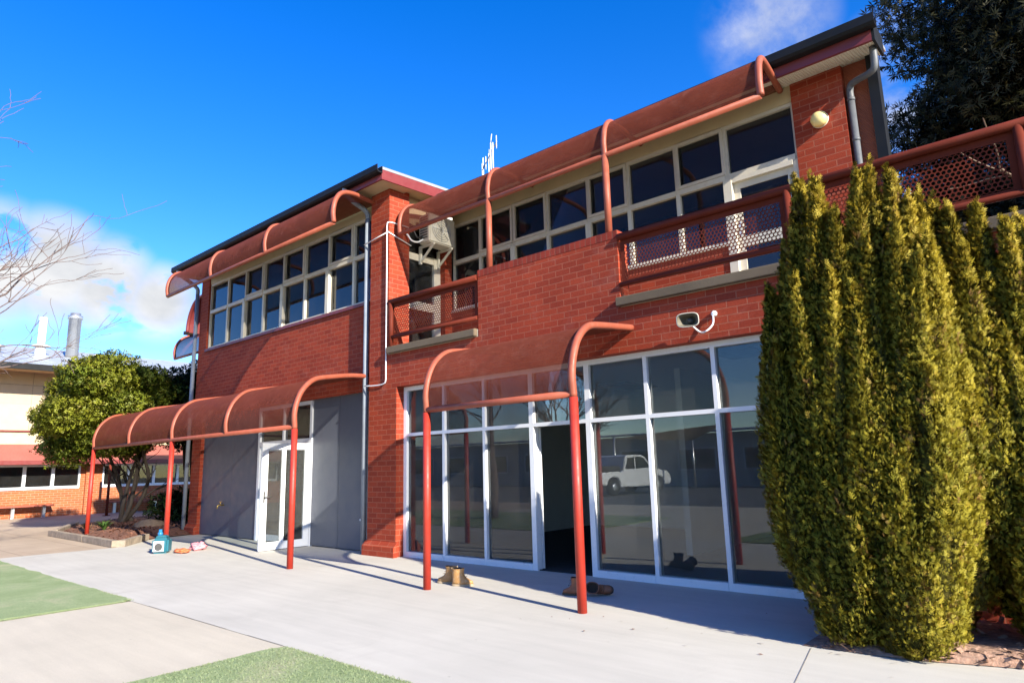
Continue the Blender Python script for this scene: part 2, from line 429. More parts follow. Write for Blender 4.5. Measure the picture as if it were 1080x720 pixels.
# lawn: worn pale turf
m, nt, out = newmat('pale_turf')
p = N(nt, 'ShaderNodeBsdfPrincipled'); p.inputs['Roughness'].default_value = 0.9; p.inputs['Specular IOR Level'].default_value = 0.15
a = ramp(nt, noise(nt, 0.9, 7, 0.7, dist=0.5), [(0.3, (0.21, 0.285, 0.13)), (0.50, (0.285, 0.35, 0.19)), (0.66, (0.40, 0.39, 0.26))])
f = ramp(nt, noise(nt, 90, 3, 0.7), [(0.3, (0.7, 0.72, 0.66)), (0.7, (1.22, 1.2, 1.15))])
c = mixc(nt, a.outputs[0], f.outputs[0], 1.0, 'MULTIPLY')
L(nt, c, p.inputs['Base Color'])
b = N(nt, 'ShaderNodeBump', Strength=0.7, Distance=0.02); L(nt, noise(nt, 120, 3, 0.7), b.inputs['Height']); L(nt, b.outputs[0], p.inputs['Normal'])
L(nt, p.outputs[0], out.inputs[0]); M['turf'] = m
M['ribred'] = ribbed('ribbed_red_board', (0.30, 0.07, 0.028), 16, axis='z', metal=0.0, rough=0.6)
M['pipedark'] = paint('dull_downpipe', (0.10, 0.105, 0.115), 0.5, var=0.15, spec=0.3, dirt=(0.2, 0.2, 0.2), dirt_amt=0.3)
M['zinc'] = ribbed('zinc_roof', (0.42, 0.44, 0.46), 5, axis='y', metal=0.2)

# ------------------------------------------------------------------ ground
def ground_sheet(name, pts, z, mat):
    o = MB().sheet(pts, z).build(name, mat, recalc=False)
    return tag(o, kind='structure')

ground_sheet('ground', [(-400,-400),(400,-400),(400,400),(-400,400)], -0.012, M['earth'])
# old tan paving on the far left and behind the lawns
ground_sheet('old_paving', [(-45,-5.6),(-14.9,-5.6),(-14.9,3.35),(-15.2,4.45),(-15.25,7.4),(-16.9,7.4),(-16.9,30),(-45,30)], -0.004, M['paving_old'])
ground_sheet('paving_band', [(-14.9,-5.6),(20,-5.6),(20,-1.25),(-14.9,-1.25)], -0.0045, M['concrete_warm'])
ground_sheet('concrete_apron', [(-15.3,3.1),(14,3.1),(14,7.4),(-16.9,7.4),(-16.4,6.3),(-15.2,5.1),(-15.25,4.4)], 0.0, M['concrete_new'])
ground_sheet('concrete_path', [(-8.6,-1.25),(-5.245,-1.25),(-5.245,3.098),(-8.6,3.098)], -0.002, M['concrete_warm'])
ground_sheet('car_park', [(-60,-40),(40,-40),(40,-5.6),(-60,-5.6)], -0.006, M['asphalt'])

def lawn(poly, name):
    """turf slab with a slightly irregular edge, standing a couple of centimetres proud"""
    pts = []
    n = len(poly)
    for i in range(n):
        a = Vector((*poly[i], 0)); b = Vector((*poly[(i+1) % n], 0))
        k = max(1, int((b-a).length/0.12))
        for j in range(k):
            q = a.lerp(b, j/k)
            w = mnoise.noise(q*2.3)*0.05+mnoise.noise(q*9)*0.022
            d = (b-a).normalized(); nrm = Vector((d.y, -d.x, 0))
            pts.append((q+nrm*w)[:2])
    o = MB().slab(pts, -0.01, 0.014).build(name, M['turf'])
    tag(o, kind='structure')
    # short blades on the slab and fraying its rim
    return pts

def strip(name, a, b, w_, z, mat):
    a = Vector((*a, 0)); b = Vector((*b, 0)); d_ = (b-a).normalized(); s_ = Vector((-d_.y, d_.x, 0))*w_/2
    n_ = max(2, int((b-a).length/0.15)); vs = []
    for i in range(n_+1):
        q = a.lerp(b, i/n_); k = 0.55+0.9*abs(mnoise.noise(q*2.3))
        vs += [(q.x-s_.x*k, q.y-s_.y*k, z), (q.x+s_.x*k, q.y+s_.y*k, z)]
    o = MB().add(vs, [(2*i, 2*i+2, 2*i+3, 2*i+1) for i in range(n_)]).build(name, mat, recalc=False)
    return tag(o, kind='structure')
M['joint'] = paint('joint_dirt', (0.24, 0.21, 0.175), 0.95, var=0.3, vs=9)
strip('saw_cut', (-1.88, 5.47), (-1.40, 3.12), 0.008, 0.004, M['joint'])
strip('saw_cut', (-8.1, 3.10), (-6.3, 3.10), 0.005, 0.0045, M['joint'])
strip('saw_cut', (-5.9, 3.10), (-5.3, 3.10), 0.006, 0.0045, M['joint'])
strip('saw_cut', (-14.75, 3.3), (-15.2, 4.5), 0.014, 0.004, M['joint'])
strip('saw_cut', (-8.6, -0.2), (-5.25, -0.2), 0.01, 0.003, M['joint'])
strip('saw_cut', (-9.0, 7.0), (-9.3, 3.12), 0.007, 0.004, M['joint'])
l1 = lawn([(-17.5,3.0),(-15.4,3.2),(-14.6,3.12),(-8.72,3.1),(-8.6,3.02),(-8.6,-1.2),(-17.5,-1.2)], 'lawn')
l2 = lawn([(-5.2,3.06),(13,3.08),(13,-1.2),(-5.22,-1.2),(-5.24,3.0)], 'lawn')

def blades(name, n, region, edges):
    P = []
    xs = rng.uniform(region[0], region[1], n); ys = rng.uniform(region[2], region[3], n)
    P = np.stack([xs, ys, np.full(n, 0.012)], 1)
    for (a, b, k) in edges:
        t = rng.uniform(0, 1, k)[:, None]
        e = np.array([*a, 0.004])*(1-t)+np.array([*b, 0.004])*t
        e[:, :2] += rng.normal(0, 0.018, (k, 2)); P = np.vstack([P, e])
    n = len(P)
    ang = rng.uniform(0, 2*np.pi, n); h = rng.uniform(0.006, 0.016, n); w = rng.uniform(0.0025, 0.005, n)
    dx = np.cos(ang)*w; dy = np.sin(ang)*w
    lean = rng.normal(0, 0.010, (n, 2))
    V = np.zeros((n, 3, 3)); V[:, 0] = P; V[:, 1] = P; V[:, 2] = P
    V[:, 0, 0] -= dx; V[:, 0, 1] -= dy; V[:, 1, 0] += dx; V[:, 1, 1] += dy
    V[:, 2, 0] += lean[:, 0]; V[:, 2, 1] += lean[:, 1]; V[:, 2, 2] += h
    F = np.arange(n*3).reshape(n, 3)
    g = rng.uniform(0, 1, n)[:, None]
    col = np.array([0.20, 0.265, 0.12])*(1-g)+np.array([0.33, 0.37, 0.21])*g
    o = np_mesh(name, V.reshape(-1, 3), F, M['leaf'], tint=np.repeat(col, 3, 0))
    return tag(o, 'short pale turf blades over both lawns and along their worn edges', 'grass', kind='stuff')
blades('grass_blades', 26000, (-5.2, -2.2, 1.6, 3.06), [((-8.62, 3.1), (-17.4, 3.02), 5000), ((-8.6, 3.02), (-8.6, 1.0), 2500), ((-5.23, 3.06), (-1.0, 3.07), 7000), ((-5.24, 3.0), (-5.22, 1.4), 4000)])

# ------------------------------------------------------------------ main building
B = thing('school_building', 'two storey red brick school block with grey panelled left wing, glazed ground floor and balcony', 'building', (-9, 7.3, 0))

YF = 7.12      # brick face right of the pier
YW = 7.25      # brick face of the left wing
YG = 7.31      # shopfront
YU = 8.60      # upper recessed wall

# brick masses (boxes butt end to end)
w = MB()
w.box(-9.62, -8.86, YF, 7.58, 0, 2.77)                  # ground pier
w.box(-9.62, -9.09, YF, 7.58, 2.77, 6.44)               # upper pier with its return face
w.box(-9.09, -6.91, YF, 7.37, 2.77, 3.345)
w.box(-6.91, -4.385, YF, 7.35, 2.77, 4.27)              # parapet panel
w.box(-4.385, 7.0, YF, 7.37, 2.77, 3.345)
w.box(-1.5, 7.0, YF, 7.37, 0, 2.77)
w.build('wall', M['brick'], B)
w = MB()
w.box(-16.95, -9.62, YW, 7.47, 2.80, 4.39)              # band under the windows
w.box(-16.95, -16.47, YW, 7.47, 0, 2.80)
w.box(-16.95, -16.52, YW, 7.47, 4.39, 6.40)
w.box(-9.80, -9.62, YW, 7.47, 4.39, 6.40)
w.box(-16.95, -16.70, 7.47, 12.3, 0, 6.40)              # end wall
w.build('wall', M['brick'], B)
w = MB()
w.box(-2.50, -1.87, YU, 8.85, 3.46, 6.32)               # pier beside the balcony door
w.box(-9.05, -3.52, YU, 8.80, 3.46, 4.30)               # spandrel under the balcony windows
w.box(-2.50, -2.25, 8.85, 12.3, 3.46, 6.32)
w.box(-9.20, -9.04, 8.42, 8.60, 3.46, 5.9)              # narrow strip beside the corner door
w.build('wall', M['brick'], B)
w = MB().box(-16.95, -2.25, 12.3, 12.5, 3.3, 6.4).box(-16.95, 7, 13.5, 13.7, 0, 3.3).build('rear_wall', M['brick'], B)
# chamfered plinth of the pier
prof = [(7.04, 0), (7.04, 0.155), (YF-0.002, 0.235), (YF-0.002, 0)]
MB().prism(prof, lambda u, v, t: (t, u, v), -9.66, -8.82).build('plinth', M['brick'], B)
MB().prism(prof, lambda u, v, t: (t, u+0.13, v), -16.98, -16.44).build('plinth', M['brick'], B)
# parapet coping bricks on edge
MB().box(-6.915, -4.38, YF-0.003, 7.353, 4.27, 4.385).build('coping', M['rowlock'], B, bevel=0.006)

# grey cladding
for (a, b) in ((-16.47, -15.0), (-15.0, -13.80)):
    MB().box(a+0.003, b-0.003, 7.33, 7.36, 0.02, 2.80).build('cladding_panel', M['panel'], B)
for (a, b) in ((-11.70, -10.80), (-10.80, -9.62)):
    MB().box(a+0.003, b-0.003, 7.33, 7.36, 0.02, 2.80).build('cladding_panel', M['panel'], B)
for (a, b) in ((-16.45, -13.82), (-11.68, -9.63)): MB().box(a, b, 7.365, 7.45, 0, 2.79).build('backing_wall', M['indark'], B)

# slab ledges and balcony floor
def ledge(x0, x1):
    prof = [(7.04, 3.352), (7.035, 3.455), (7.06, 3.468), (YF-0.002, 3.470), (YF-0.002, 3.352)]
    MB().prism(prof, lambda u, v, t: (t, u, v), x0, x1).build('balcony_ledge', M['ledge'], B, bevel=0.008)
ledge(-9.06, -6.93); ledge(-4.41, 7.0)
s = MB()
s.box(-9.085, -6.93, YF, 8.58, 3.347, 3.462); s.box(-6.93, -4.40, 7.36, 8.58, 3.347, 3.462); s.box(-4.40, 7.0, YF, 8.58, 3.347, 3.462)
s.box(-1.86, 7.0, 8.58, 13.4, 3.347, 3.462)
s.build('balcony_floor', M['concrete_warm'], B)

# ---- interiors
i_ = MB()
i_.box(-9.34, -9.24, 7.6, 13.4, 0.005, 2.86); i_.box(-9.24, 6.9, 13.3, 13.4, 0.005, 2.86); i_.box(6.8, 6.9, 7.4, 13.3, 0.005, 2.86)
i_.box(-5.0, -4.9, 9.6, 13.3, 0.005, 2.86)
i_.build('interior_wall', M['inwall'], B)
MB().box(-9.24, 6.8, 7.32, 13.3, -0.03, 0.012).box(-16.7, -9.34, 7.46, 13.4, -0.03, 0.012).box(-13.78, -11.72, 7.345, 7.46, -0.03, 0.012).build('interior_floor', M['carpet'], B)
MB().box(-16.7, 6.9, 7.48, 13.4, 2.86, 2.95).build('interior_ceiling', M['ceil'], B)
for (x, y) in ((-6.7, 8.7), (-3.6, 8.7), (-6.7, 11), (-2.6, 8.0), (-0.9, 8.7)):
    MB().box(x-0.3, x+0.3, y-0.6, y+0.6, 2.835, 2.858).build('ceiling_panel', M['dgrey'], B)
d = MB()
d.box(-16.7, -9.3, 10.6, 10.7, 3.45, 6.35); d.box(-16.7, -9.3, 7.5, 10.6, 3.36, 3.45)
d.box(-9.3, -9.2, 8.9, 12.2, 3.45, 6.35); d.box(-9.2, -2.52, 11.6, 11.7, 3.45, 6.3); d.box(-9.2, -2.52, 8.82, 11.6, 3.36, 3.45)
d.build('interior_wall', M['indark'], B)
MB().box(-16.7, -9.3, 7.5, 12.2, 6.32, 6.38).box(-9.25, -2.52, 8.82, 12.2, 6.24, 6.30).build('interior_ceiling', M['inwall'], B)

# ---- upper-left window strip
def bay(x0, x1, z0, zt, z1, Y, sash=False, wide=False, lower=True, mat=None, gl=None, name='window'):
    mat = mat or M['creamwood']; gl = gl or M['glassdark']
    f = MB(); a = 0.032; d0, d1 = Y+0.04, Y+0.14
    f.box(x0, x0+a, d0, d1, z0, z1); f.box(x1-a, x1, d0, d1, z0, z1)
    f.box(x0+a, x1-a, d0, d1, z1-0.05, z1)
    f.box(x0+a, x1-a, d0-0.012, d1, zt-0.04, zt+0.04)
    f.box(x0+a, x1-a, d0-0.015, d1, z0, z0+0.045)
    if wide:
        f.box(x0-0.045, x0+0.06, d0-0.045, d0-0.002, z0, zt-0.04)
    if sash:
        b = 0.045; q0, q1 = d0-0.022, d0+0.03
        f.box(x0+a*0.4, x0+a*0.4+b, q0, q1-0.03, zt+0.045, z1-0.02); f.box(x1-a*0.4-b, x1-a*0.4, q0, q1-0.03, zt+0.045, z1-0.02)
        f.box(x0+a*0.4+b, x1-a*0.4-b, q0, q1-0.03, z1-0.02-b, z1-0.02); f.box(x0+a*0.4+b, x1-a*0.4-b, q0, q1-0.03, zt+0.045, zt+0.045+b)
    o = f.build(name, mat, B)
    pm = MB(); yy = d0+0.05
    pm.box(x0+a, x1-a, yy, yy+0.006, zt+0.04, z1-0.05)
    if lower: pm.box(x0+a, x1-a, yy, yy+0.006, z0+0.045, zt-0.04)
    pm.build('pane', gl, o)
    return o
UX = [-16.50, -15.57, -14.68, -13.84, -12.98, -12.13, -11.24, -10.40, -9.80]
for k in range(8):
    bay(UX[k], UX[k+1], 4.455, 5.40, 6.13, YW, sash=(k in (2, 4, 6)), wide=(k in (2, 4, 6)))
MB().box(-16.52, -9.80, YW+0.03, 7.45, 6.132, 6.40).build('head_panel', M['cream'], B)
MB().box(-16.53, -9.78, YW-0.035, YW+0.15, 4.392, 4.452).build('window_sill', M['sill'], B)

# ---- upper-right window strip and balcony door
VX = [-9.04, -8.31, -7.47, -6.69, -5.83, -5.07, -4.235, -3.47]
for k in range(7):
    bay(VX[k], VX[k+1], 4.345, 5.30, 6.07, YU, sash=(k in (1, 2, 4, 6)), wide=(k in (2, 4)))
MB().box(-9.04, -3.47, YU-0.03, YU+0.12, 4.302, 4.342).build('window_sill', M['creamwood'], B)
bay(-3.47, -2.50, 5.262, 5.30, 6.07, YU, lower=False)
MB().box(-9.04, -2.50, YU+0.03, 8.80, 6.072, 6.32).build('head_panel', M['cream'], B)
df = MB(); df.box(-3.515, -3.40, YU-0.02, YU+0.15, 3.465, 5.258); df.box(-2.57, -2.50, YU+0.03, YU+0.15, 3.465, 5.258); df.box(-3.40, -2.57, YU+0.0, YU+0.15, 5.19, 5.258)
df.build('door_frame', M['creamwood'], B)
def glazed_door(x0, x1, z0, z1, y0, y1, zmid, mat, parent):
    f = MB(); s = 0.09
    f.box(x0, x0+s, y0, y1, z0, z1); f.box(x1-s, x1, y0, y1, z0, z1)
    f.box(x0+s, x1-s, y0, y1, z1-s, z1); f.box(x0+s, x1-s, y0, y1, z0, z0+0.14)
    if zmid: f.box(x0+s, x1-s, y0, y1, zmid-0.08, zmid+0.08)
    o = f.build('door', mat, parent)
    yy = (y0+y1)/2
    g = MB().box(x0+s, x1-s, yy-0.003, yy+0.003, z0+0.14, z1-s)
    g.build('pane', M['glassdark'], o)
    MB().box(x0+0.03, x0+0.06, y0-0.012, y0, z0+0.95, z0+1.15).tube([(x0+0.045, y0-0.01, z0+1.05), (x0+0.045, y0-0.05, z0+1.05), (x0+0.15, y0-0.05, z0+1.05)], 0.009, 6).build('handle', M['steel'], o)
    return o
glazed_door(-3.40, -2.57, 3.47, 5.19, YU+0.06, YU+0.10, 4.33, M['creamwood'], B)

# ---- corner door and cream panel on the return (facing +X)
XR = -9.2
rd = MB()
rd.box(XR-0.08, XR+0.03, 7.58, 7.64, 3.465, 5.35); rd.box(XR-0.08, XR+0.03, 8.26, 8.42, 3.465, 5.35)
rd.box(XR-0.08, XR+0.02, 7.64, 8.26, 5.22, 5.35); rd.box(XR-0.07, XR+0.015, 7.64, 8.26, 4.28, 4.44); rd.box(XR-0.07, XR+0.015, 7.64, 8.26, 3.465, 3.62)
o = rd.build('corner_door', M['creamwood'], B)
MB().box(XR-0.03, XR-0.024, 7.64, 8.26, 3.62, 4.28).box(XR-0.03, XR-0.024, 7.64, 8.26, 4.44, 5.22).build('pane', M['glassdark'], o)
MB().box(XR-0.03, XR-0.02, 7.58, 8.42, 5.352, 5.9).build('corner_pane', M['glassdark'], B)
MB().box(XR-0.08, XR, 7.58, 8.6, 5.902, 6.44).build('cream_panel', M['cream'], B)

# ---- ground floor shopfront
GX = [-8.86, -7.88, -6.99, -6.06, -5.08, -4.19, -3.29, -2.40, -1.50]
sf = MB(); y0, y1 = YG-0.03, YG+0.08; hw = 0.026
for k, x in enumerate(GX):
    wL = 0.04 if k in (0, 3, 4) else hw
    a = x if k == 0 else x-wL
    b = x if k == len(GX)-1 else x+wL
    if k == 0: b = x+0.075
    sf.box(a, b, y0, y1, 0.0, 2.768)
for k in range(len(GX)-1):
    def edge(i, s):
        wL = 0.04 if i in (3, 4) else hw
        if i == 0: return GX[0]+0.075
        if i == len(GX)-1: return GX[i]-wL
        return GX[i]+s*wL
    a, b = edge(k, 1), edge(k+1, -1)
    sf.box(a, b, y0, y1, 2.70, 2.768); sf.box(a, b, y0, y1, 1.938, 1.99)
    if k != 3: sf.box(a, b, y0-0.01, y1, 0.0, 0.085)
sfo = sf.build('shopfront_frame', M['white'], B)
for k in range(len(GX)-1):
    a, b = GX[k]+0.02, GX[k+1]-0.02
    MB().box(a, b, YG+0.02, YG+0.03, 1.97, 2.71).build('pane', M['glass'], sfo)
    if k != 3: MB().box(a, b, YG+0.02, YG+0.03, 0.06, 1.95).build('pane', M['glass'], sfo)
# the sliding leaf pushed behind the bay to the left of the opening
f = MB(); xa, xb = -7.02, -6.02; q0, q1 = YG+0.095, YG+0.135
f.box(xa, xa+0.06, q0, q1, 0.015, 1.93); f.box(xb-0.06, xb, q0, q1, 0.015, 1.93); f.box(xa+0.06, xb-0.06, q0, q1, 0.015, 0.1); f.box(xa+0.06, xb-0.06, q0, q1, 1.86, 1.93)
so = f.build('sliding_door', M['white'], B)
MB().box(xa+0.06, xb-0.06, q0+0.015, q0+0.023, 0.1, 1.86).build('pane', M['glass'], so)
MB().box(xb-0.045, xb-0.02, q0-0.012, q0, 0.92, 1.06).build('handle', M['black'], so)

# ---- entrance doors of the left wing
e = MB(); y0, y1 = 7.30, 7.40
e.box(-13.797, -13.72, y0, y1, 0, 2.79); e.box(-11.775, -11.703, y0, y1, 0, 2.79)
e.box(-13.72, -11.775, y0, y1, 2.72, 2.79); e.box(-13.72, -11.775, y0, y1, 1.95, 2.05)
e.box(-12.80, -12.75, y0, y1, 2.05, 2.72)
eo = e.build('entrance_frame', M['white'], B)
MB().box(-13.72, -12.80, 7.345, 7.353, 2.05, 2.72).box(-12.75, -11.775, 7.345, 7.353, 2.05, 2.72).build('pane', M['glass'], eo)
f = MB()
for (a, b, c, d_) in ((-13.715, -13.615, 0.015, 1.945), (-12.86, -12.76, 0.015, 1.945)): f.box(a, b, 7.33, 7.375, c, d_)
f.box(-13.615, -12.86, 7.33, 7.375, 0.015, 0.14); f.box(-13.615, -12.86, 7.33, 7.375, 1.845, 1.945)
o = f.build('door', M['white'], B)
MB().box(-13.615, -12.86, 7.348, 7.356, 0.14, 1.845).build('pane', M['glass'], o)
MB().box(-12.835, -12.79, 7.315, 7.33, 0.90, 1.08).build('handle', M['black'], o)
# the leaf standing open at a right angle
f = MB(); a, b = -11.745, -11.70
f.box(a, b, 6.29, 6.41, 0.015, 1.94); f.box(a, b, 7.17, 7.29, 0.015, 1.94); f.box(a, b, 6.41, 7.17, 0.015, 0.15); f.box(a, b, 6.41, 7.17, 1.82, 1.94)
f.box(a+0.003, b-0.003, 6.69, 6.77, 0.15, 1.82)
o = f.build('door', M['white'], B)
o['label'] = 'white glazed door leaf standing open'
MB().box(-11.727, -11.719, 6.41, 7.17, 0.15, 1.82).build('pane', M['glass'], o)
MB().box(b, b+0.008, 6.335, 6.365, 0.86, 1.06).tube([(b, 6.35, 0.96), (b+0.05, 6.35, 0.96), (b+0.05, 6.47, 0.96)], 0.010, 8).tube([(a, 6.35, 0.96), (a-0.05, 6.35, 0.96), (a-0.05, 6.47, 0.96)], 0.010, 8).build('handle', M['dgrey'], o)

# ---- eaves, gutters, roofs
def roof(x0, x1, y0, z0, y1, z1, t=0.05):
    MB().hexa([(x0,y0,z0),(x1,y0,z0),(x1,y1,z1),(x0,y1,z1)], [(x0,y0,z0+t),(x1,y0,z0+t),(x1,y1,z1+t),(x0,y1,z1+t)]).build('roof', M['roof'], B)
roof(-17.30, -8.83, 6.73, 6.565, 12.6, 6.81)
roof(-8.80, -1.40, 8.16, 6.40, 8.92, 6.43)
roof(-8.80, -2.30, 8.93, 6.431, 12.6, 6.59)
def gutter(x0, x1, y, z, h=0.13, d=0.12):
    prof = [(y-d, z+h), (y-d, z+0.03), (y-d+0.03, z), (y, z), (y, z+h-0.01), (y-0.012, z+h-0.01), (y-0.012, z+0.02), (y-d+0.035, z+0.02), (y-d+0.015, z+0.04), (y-d+0.015, z+h)]
    MB().prism(prof, lambda u, v, t: (t, u, v), x0, x1).build('gutter', M['gutter'], B)
gutter(-17.36, -8.80, 6.735, 6.48, 0.135)
gutter(-8.82, -1.33, 8.14, 6.335, 0.135, 0.13)
MB().box(-17.28, -8.86, 6.738, 6.775, 6.38, 6.56).build('fascia', M['fascia'], B)
MB().hexa([(-8.858,6.74,6.38),(-8.828,6.74,6.38),(-8.828,8.62,6.44),(-8.858,8.62,6.44)], [(-8.858,6.74,6.56),(-8.828,6.74,6.56),(-8.828,8.62,6.635),(-8.858,8.62,6.635)]).build('barge_board', M['fascia'], B)
MB().box(-17.28, -8.86, 6.776, YW+0.2, 6.402, 6.43).box(-9.60, -8.86, 7.47, 8.6, 6.442, 6.46).build('soffit', M['cream'], B)
MB().box(-9.0, -1.40, 8.145, 8.185, 6.205, 6.40).build('fascia', M['sill'], B)
MB().hexa([(-9.0, 8.186, 6.215), (-1.40, 8.186, 6.215), (-1.40, 8.78, 6.335), (-9.0, 8.78, 6.335)], [(-9.0, 8.186, 6.235), (-1.40, 8.186, 6.235), (-1.40, 8.78, 6.355), (-9.0, 8.78, 6.355)]).build('soffit', M['soffit'], B)
# end of the upper block: recessed blade wall, charcoal corner trim
MB().box(-1.868, -1.585, 8.70, 8.84, 3.465, 6.32).build('blade_wall', M['ribred'], B)
MB().box(-1.583, -1.47, 8.61, 8.80, 3.465, 6.32).build('corner_trim', M['gutter'], B)

MB().box(-1.398, -1.368, 8.145, 8.60, 6.20, 6.455).build('end_cap', M['gutter'], B)
def pipe(pts, r, name='downpipe', mat=None, clips=()):
    m_ = MB().tube(catmull(pts, 5) if len(pts) > 3 else pts, r, 12)
    for (x, y, z) in clips: m_.box(x-r-0.012, x+r+0.012, y-0.02, y+r+0.02, z-0.02, z+0.02)
    return m_.build(name, mat or M['pipe'], B)
XD, YD = -9.80, 7.17
MB().tube([(XD, YD, 0.0), (XD, YD, 6.02)], 0.047, 14).tube(catmull([(XD, YD, 6.02), (XD, YD-0.01, 6.12), (XD-0.01, YD-0.10, 6.20), (XD-0.04, 6.85, 6.30), (XD-0.05, 6.70, 6.40), (XD-0.05, 6.68, 6.50)], 5), 0.047, 14).build('downpipe', M['pipe'], B)
XE = -17.0
MB().tube([(XE, YD, 0.0), (XE, YD, 5.95)], 0.047, 14).tube(catmull([(XE, YD, 5.95), (XE, YD-0.02, 6.1), (XE-0.02, 6.95, 6.25), (XE-0.05, 6.70, 6.40), (XE-0.05, 6.68, 6.5)], 5), 0.047, 14).build('downpipe', M['pipe'], B)
MB().tube([(-1.80, 8.64, 3.465), (-1.80, 8.64, 5.80)], 0.041, 14).tube(catmull([(-1.80, 8.64, 5.80), (-1.80, 8.635, 5.92), (-1.775, 8.61, 5.99), (-1.70, 8.56, 5.995), (-1.53, 8.44, 5.965), (-1.465, 8.40, 5.985), (-1.445, 8.38, 6.07), (-1.44, 8.36, 6.24)], 5), 0.041, 14).tube([(-1.80, 8.64, 5.25), (-1.80, 8.64, 5.29)], 0.047, 14).tube([(-1.80, 8.64, 5.79), (-1.80, 8.64, 5.83)], 0.047, 14).build('downpipe', M['pipedark'], B)
# white conduits at the pier corner
MB().tube(catmull([(-9.72, 7.10, 2.86), (-9.4, 7.095, 2.84), (-9.18, 7.095, 2.85), (-9.12, 7.095, 2.92), (-9.12, 7.095, 3.2), (-9.12, 7.095, 5.4), (-9.12, 7.095, 5.70), (-9.10, 7.12, 5.76), (-9.07, 7.3, 5.76), (-9.07, 7.55, 5.76)], 4), 0.011, 8).build('conduit', M['white'], B)
MB().tube([(-9.80, 7.10, 5.50), (-9.09, 7.095, 5.57)], 0.011, 8).tube([(-9.09, 7.095, 5.57), (-9.065, 7.3, 5.50), (-9.06, 7.60, 5.42)], 0.011, 8).build('conduit', M['white'], B)
MB().box(-9.88, -9.83, YD-0.02, YD+0.07, 0.54, 0.57).build('pipe_clip', M['white'], B)

# ------------------------------------------------------------------ curved canopies
def canopy(name, label, xs, Yb, zb, prof, drift, posts, zpost, tube_r=0.042, upper_post=None, cover=(0, None), group=None, axis='y', flip=1):
    root = thing(name, label, 'canopy', (xs[0], Yb, zpost), group)
    pr = catmull([(p[0], p[1], 0) for p in prof], 6)
    D = prof[-1][0]
    def P(x, dy, dz, dr): return (x+dr*max(0, dy)/D, Yb+dy, zb+dz)
    for i, x in enumerate(xs):
        MB().tube(([(x, Yb, zb-0.034)] if x in posts else [])+[P(x, p.x, p.y, drift[i]) for p in pr], tube_r, 12).build('arch', M['arch'], root)
    MB().tube([(xs[0], Yb, zb), (xs[-1], Yb, zb)], tube_r*0.9, 12).build('beam', M['arch'], root)
    c1 = len(xs)-1 if cover[1] is None else cover[1]
    for i in range(cover[0], c1):
        nseg = 6
        vs = []; fs = []
        pp = [p for p in pr]
        for j in range(nseg+1):
            t = j/nseg
            for p in pp:
                a = Vector(P(xs[i], p.x, p.y, drift[i])); b = Vector(P(xs[i+1], p.x, p.y, drift[i+1]))
                q = a.lerp(b, t); q.z -= 0.004*math.sin(math.pi*t)
                vs.append(q)
        n = len(pp)
        for j in range(nseg):
            for k in range(n-1):
                fs.append((j*n+k, j*n+k+1, (j+1)*n+k+1, (j+1)*n+k))
        mb = MB(); mb.add(vs, fs, True)
        o = mb.build('cover', M['perf'], root, recalc=False)
        # true arc-length UVs so the perforation keeps its size
        uvl = o.data.uv_layers[0]; ln = [0]
        for k in range(1, n): ln.append(ln[-1]+(pp[k]-pp[k-1]).length)
        W = abs(xs[i+1]-xs[i])
        for pl in o.data.polygons:
            for li in pl.loop_indices:
                vi = o.data.loops[li].vertex_index
                uvl.data[li].uv = (xs[i]+W*(vi//n)/nseg, ln[vi % n])
    for x in posts:
        zt = zb-0.035 if upper_post is None else zb
        MB().tube([(x, Yb, zpost), (x, Yb, zt)], tube_r*1.12, 14).build('post', M['post'] if upper_post is None else upper_post, root)
    return root
PB = [(0,0),(-.01,.22),(.05,.43),(.18,.62),(.42,.77),(.80,.84),(1.25,.90),(1.63,.95)]
canopy('entrance_canopy', 'single bay curved terracotta canopy on two red posts before the glazed entrance', [-6.24, -4.0], 5.49, 2.11, PB, [-.25, -.25], [-6.24, -4.0], 0.0)
PL = [(0,0),(-.01,.22),(.05,.43),(.18,.62),(.42,.78),(.85,.87),(1.3,.94),(1.76,.98)]
canopy('entrance_canopy', 'long curved terracotta canopy on red posts beside the grey panelled wing', [-18.25, -16.0, -13.75, -11.5, -9.28], 5.49, 2.08, PL, [-.55]*5, [-18.25, -13.75, -9.28], 0.0)
PU = [(0,0),(-.02,.2),(.03,.42),(.18,.6),(.45,.69),(.8,.72),(1.12,.74)]
canopy('window_awning', 'curved terracotta awning under the gutter over the left wing windows', [-16.15, -13.9, -11.6, -9.32], 6.12, 5.55, PU, [-.3]*4, [], 5.55)
PR = [(0,0),(-.01,.2),(.05,.42),(.2,.58),(.45,.65),(.9,.70),(1.36,.74)]
canopy('balcony_awning', 'curved terracotta awning over the balcony windows, held on slim posts above the brick parapet', [-8.95, -6.77, -4.58, -2.43], 7.25, 5.53, PR, [-.08, -.2, -.2, -.2], [-6.77, -4.58], 4.386, upper_post=M['arch'])

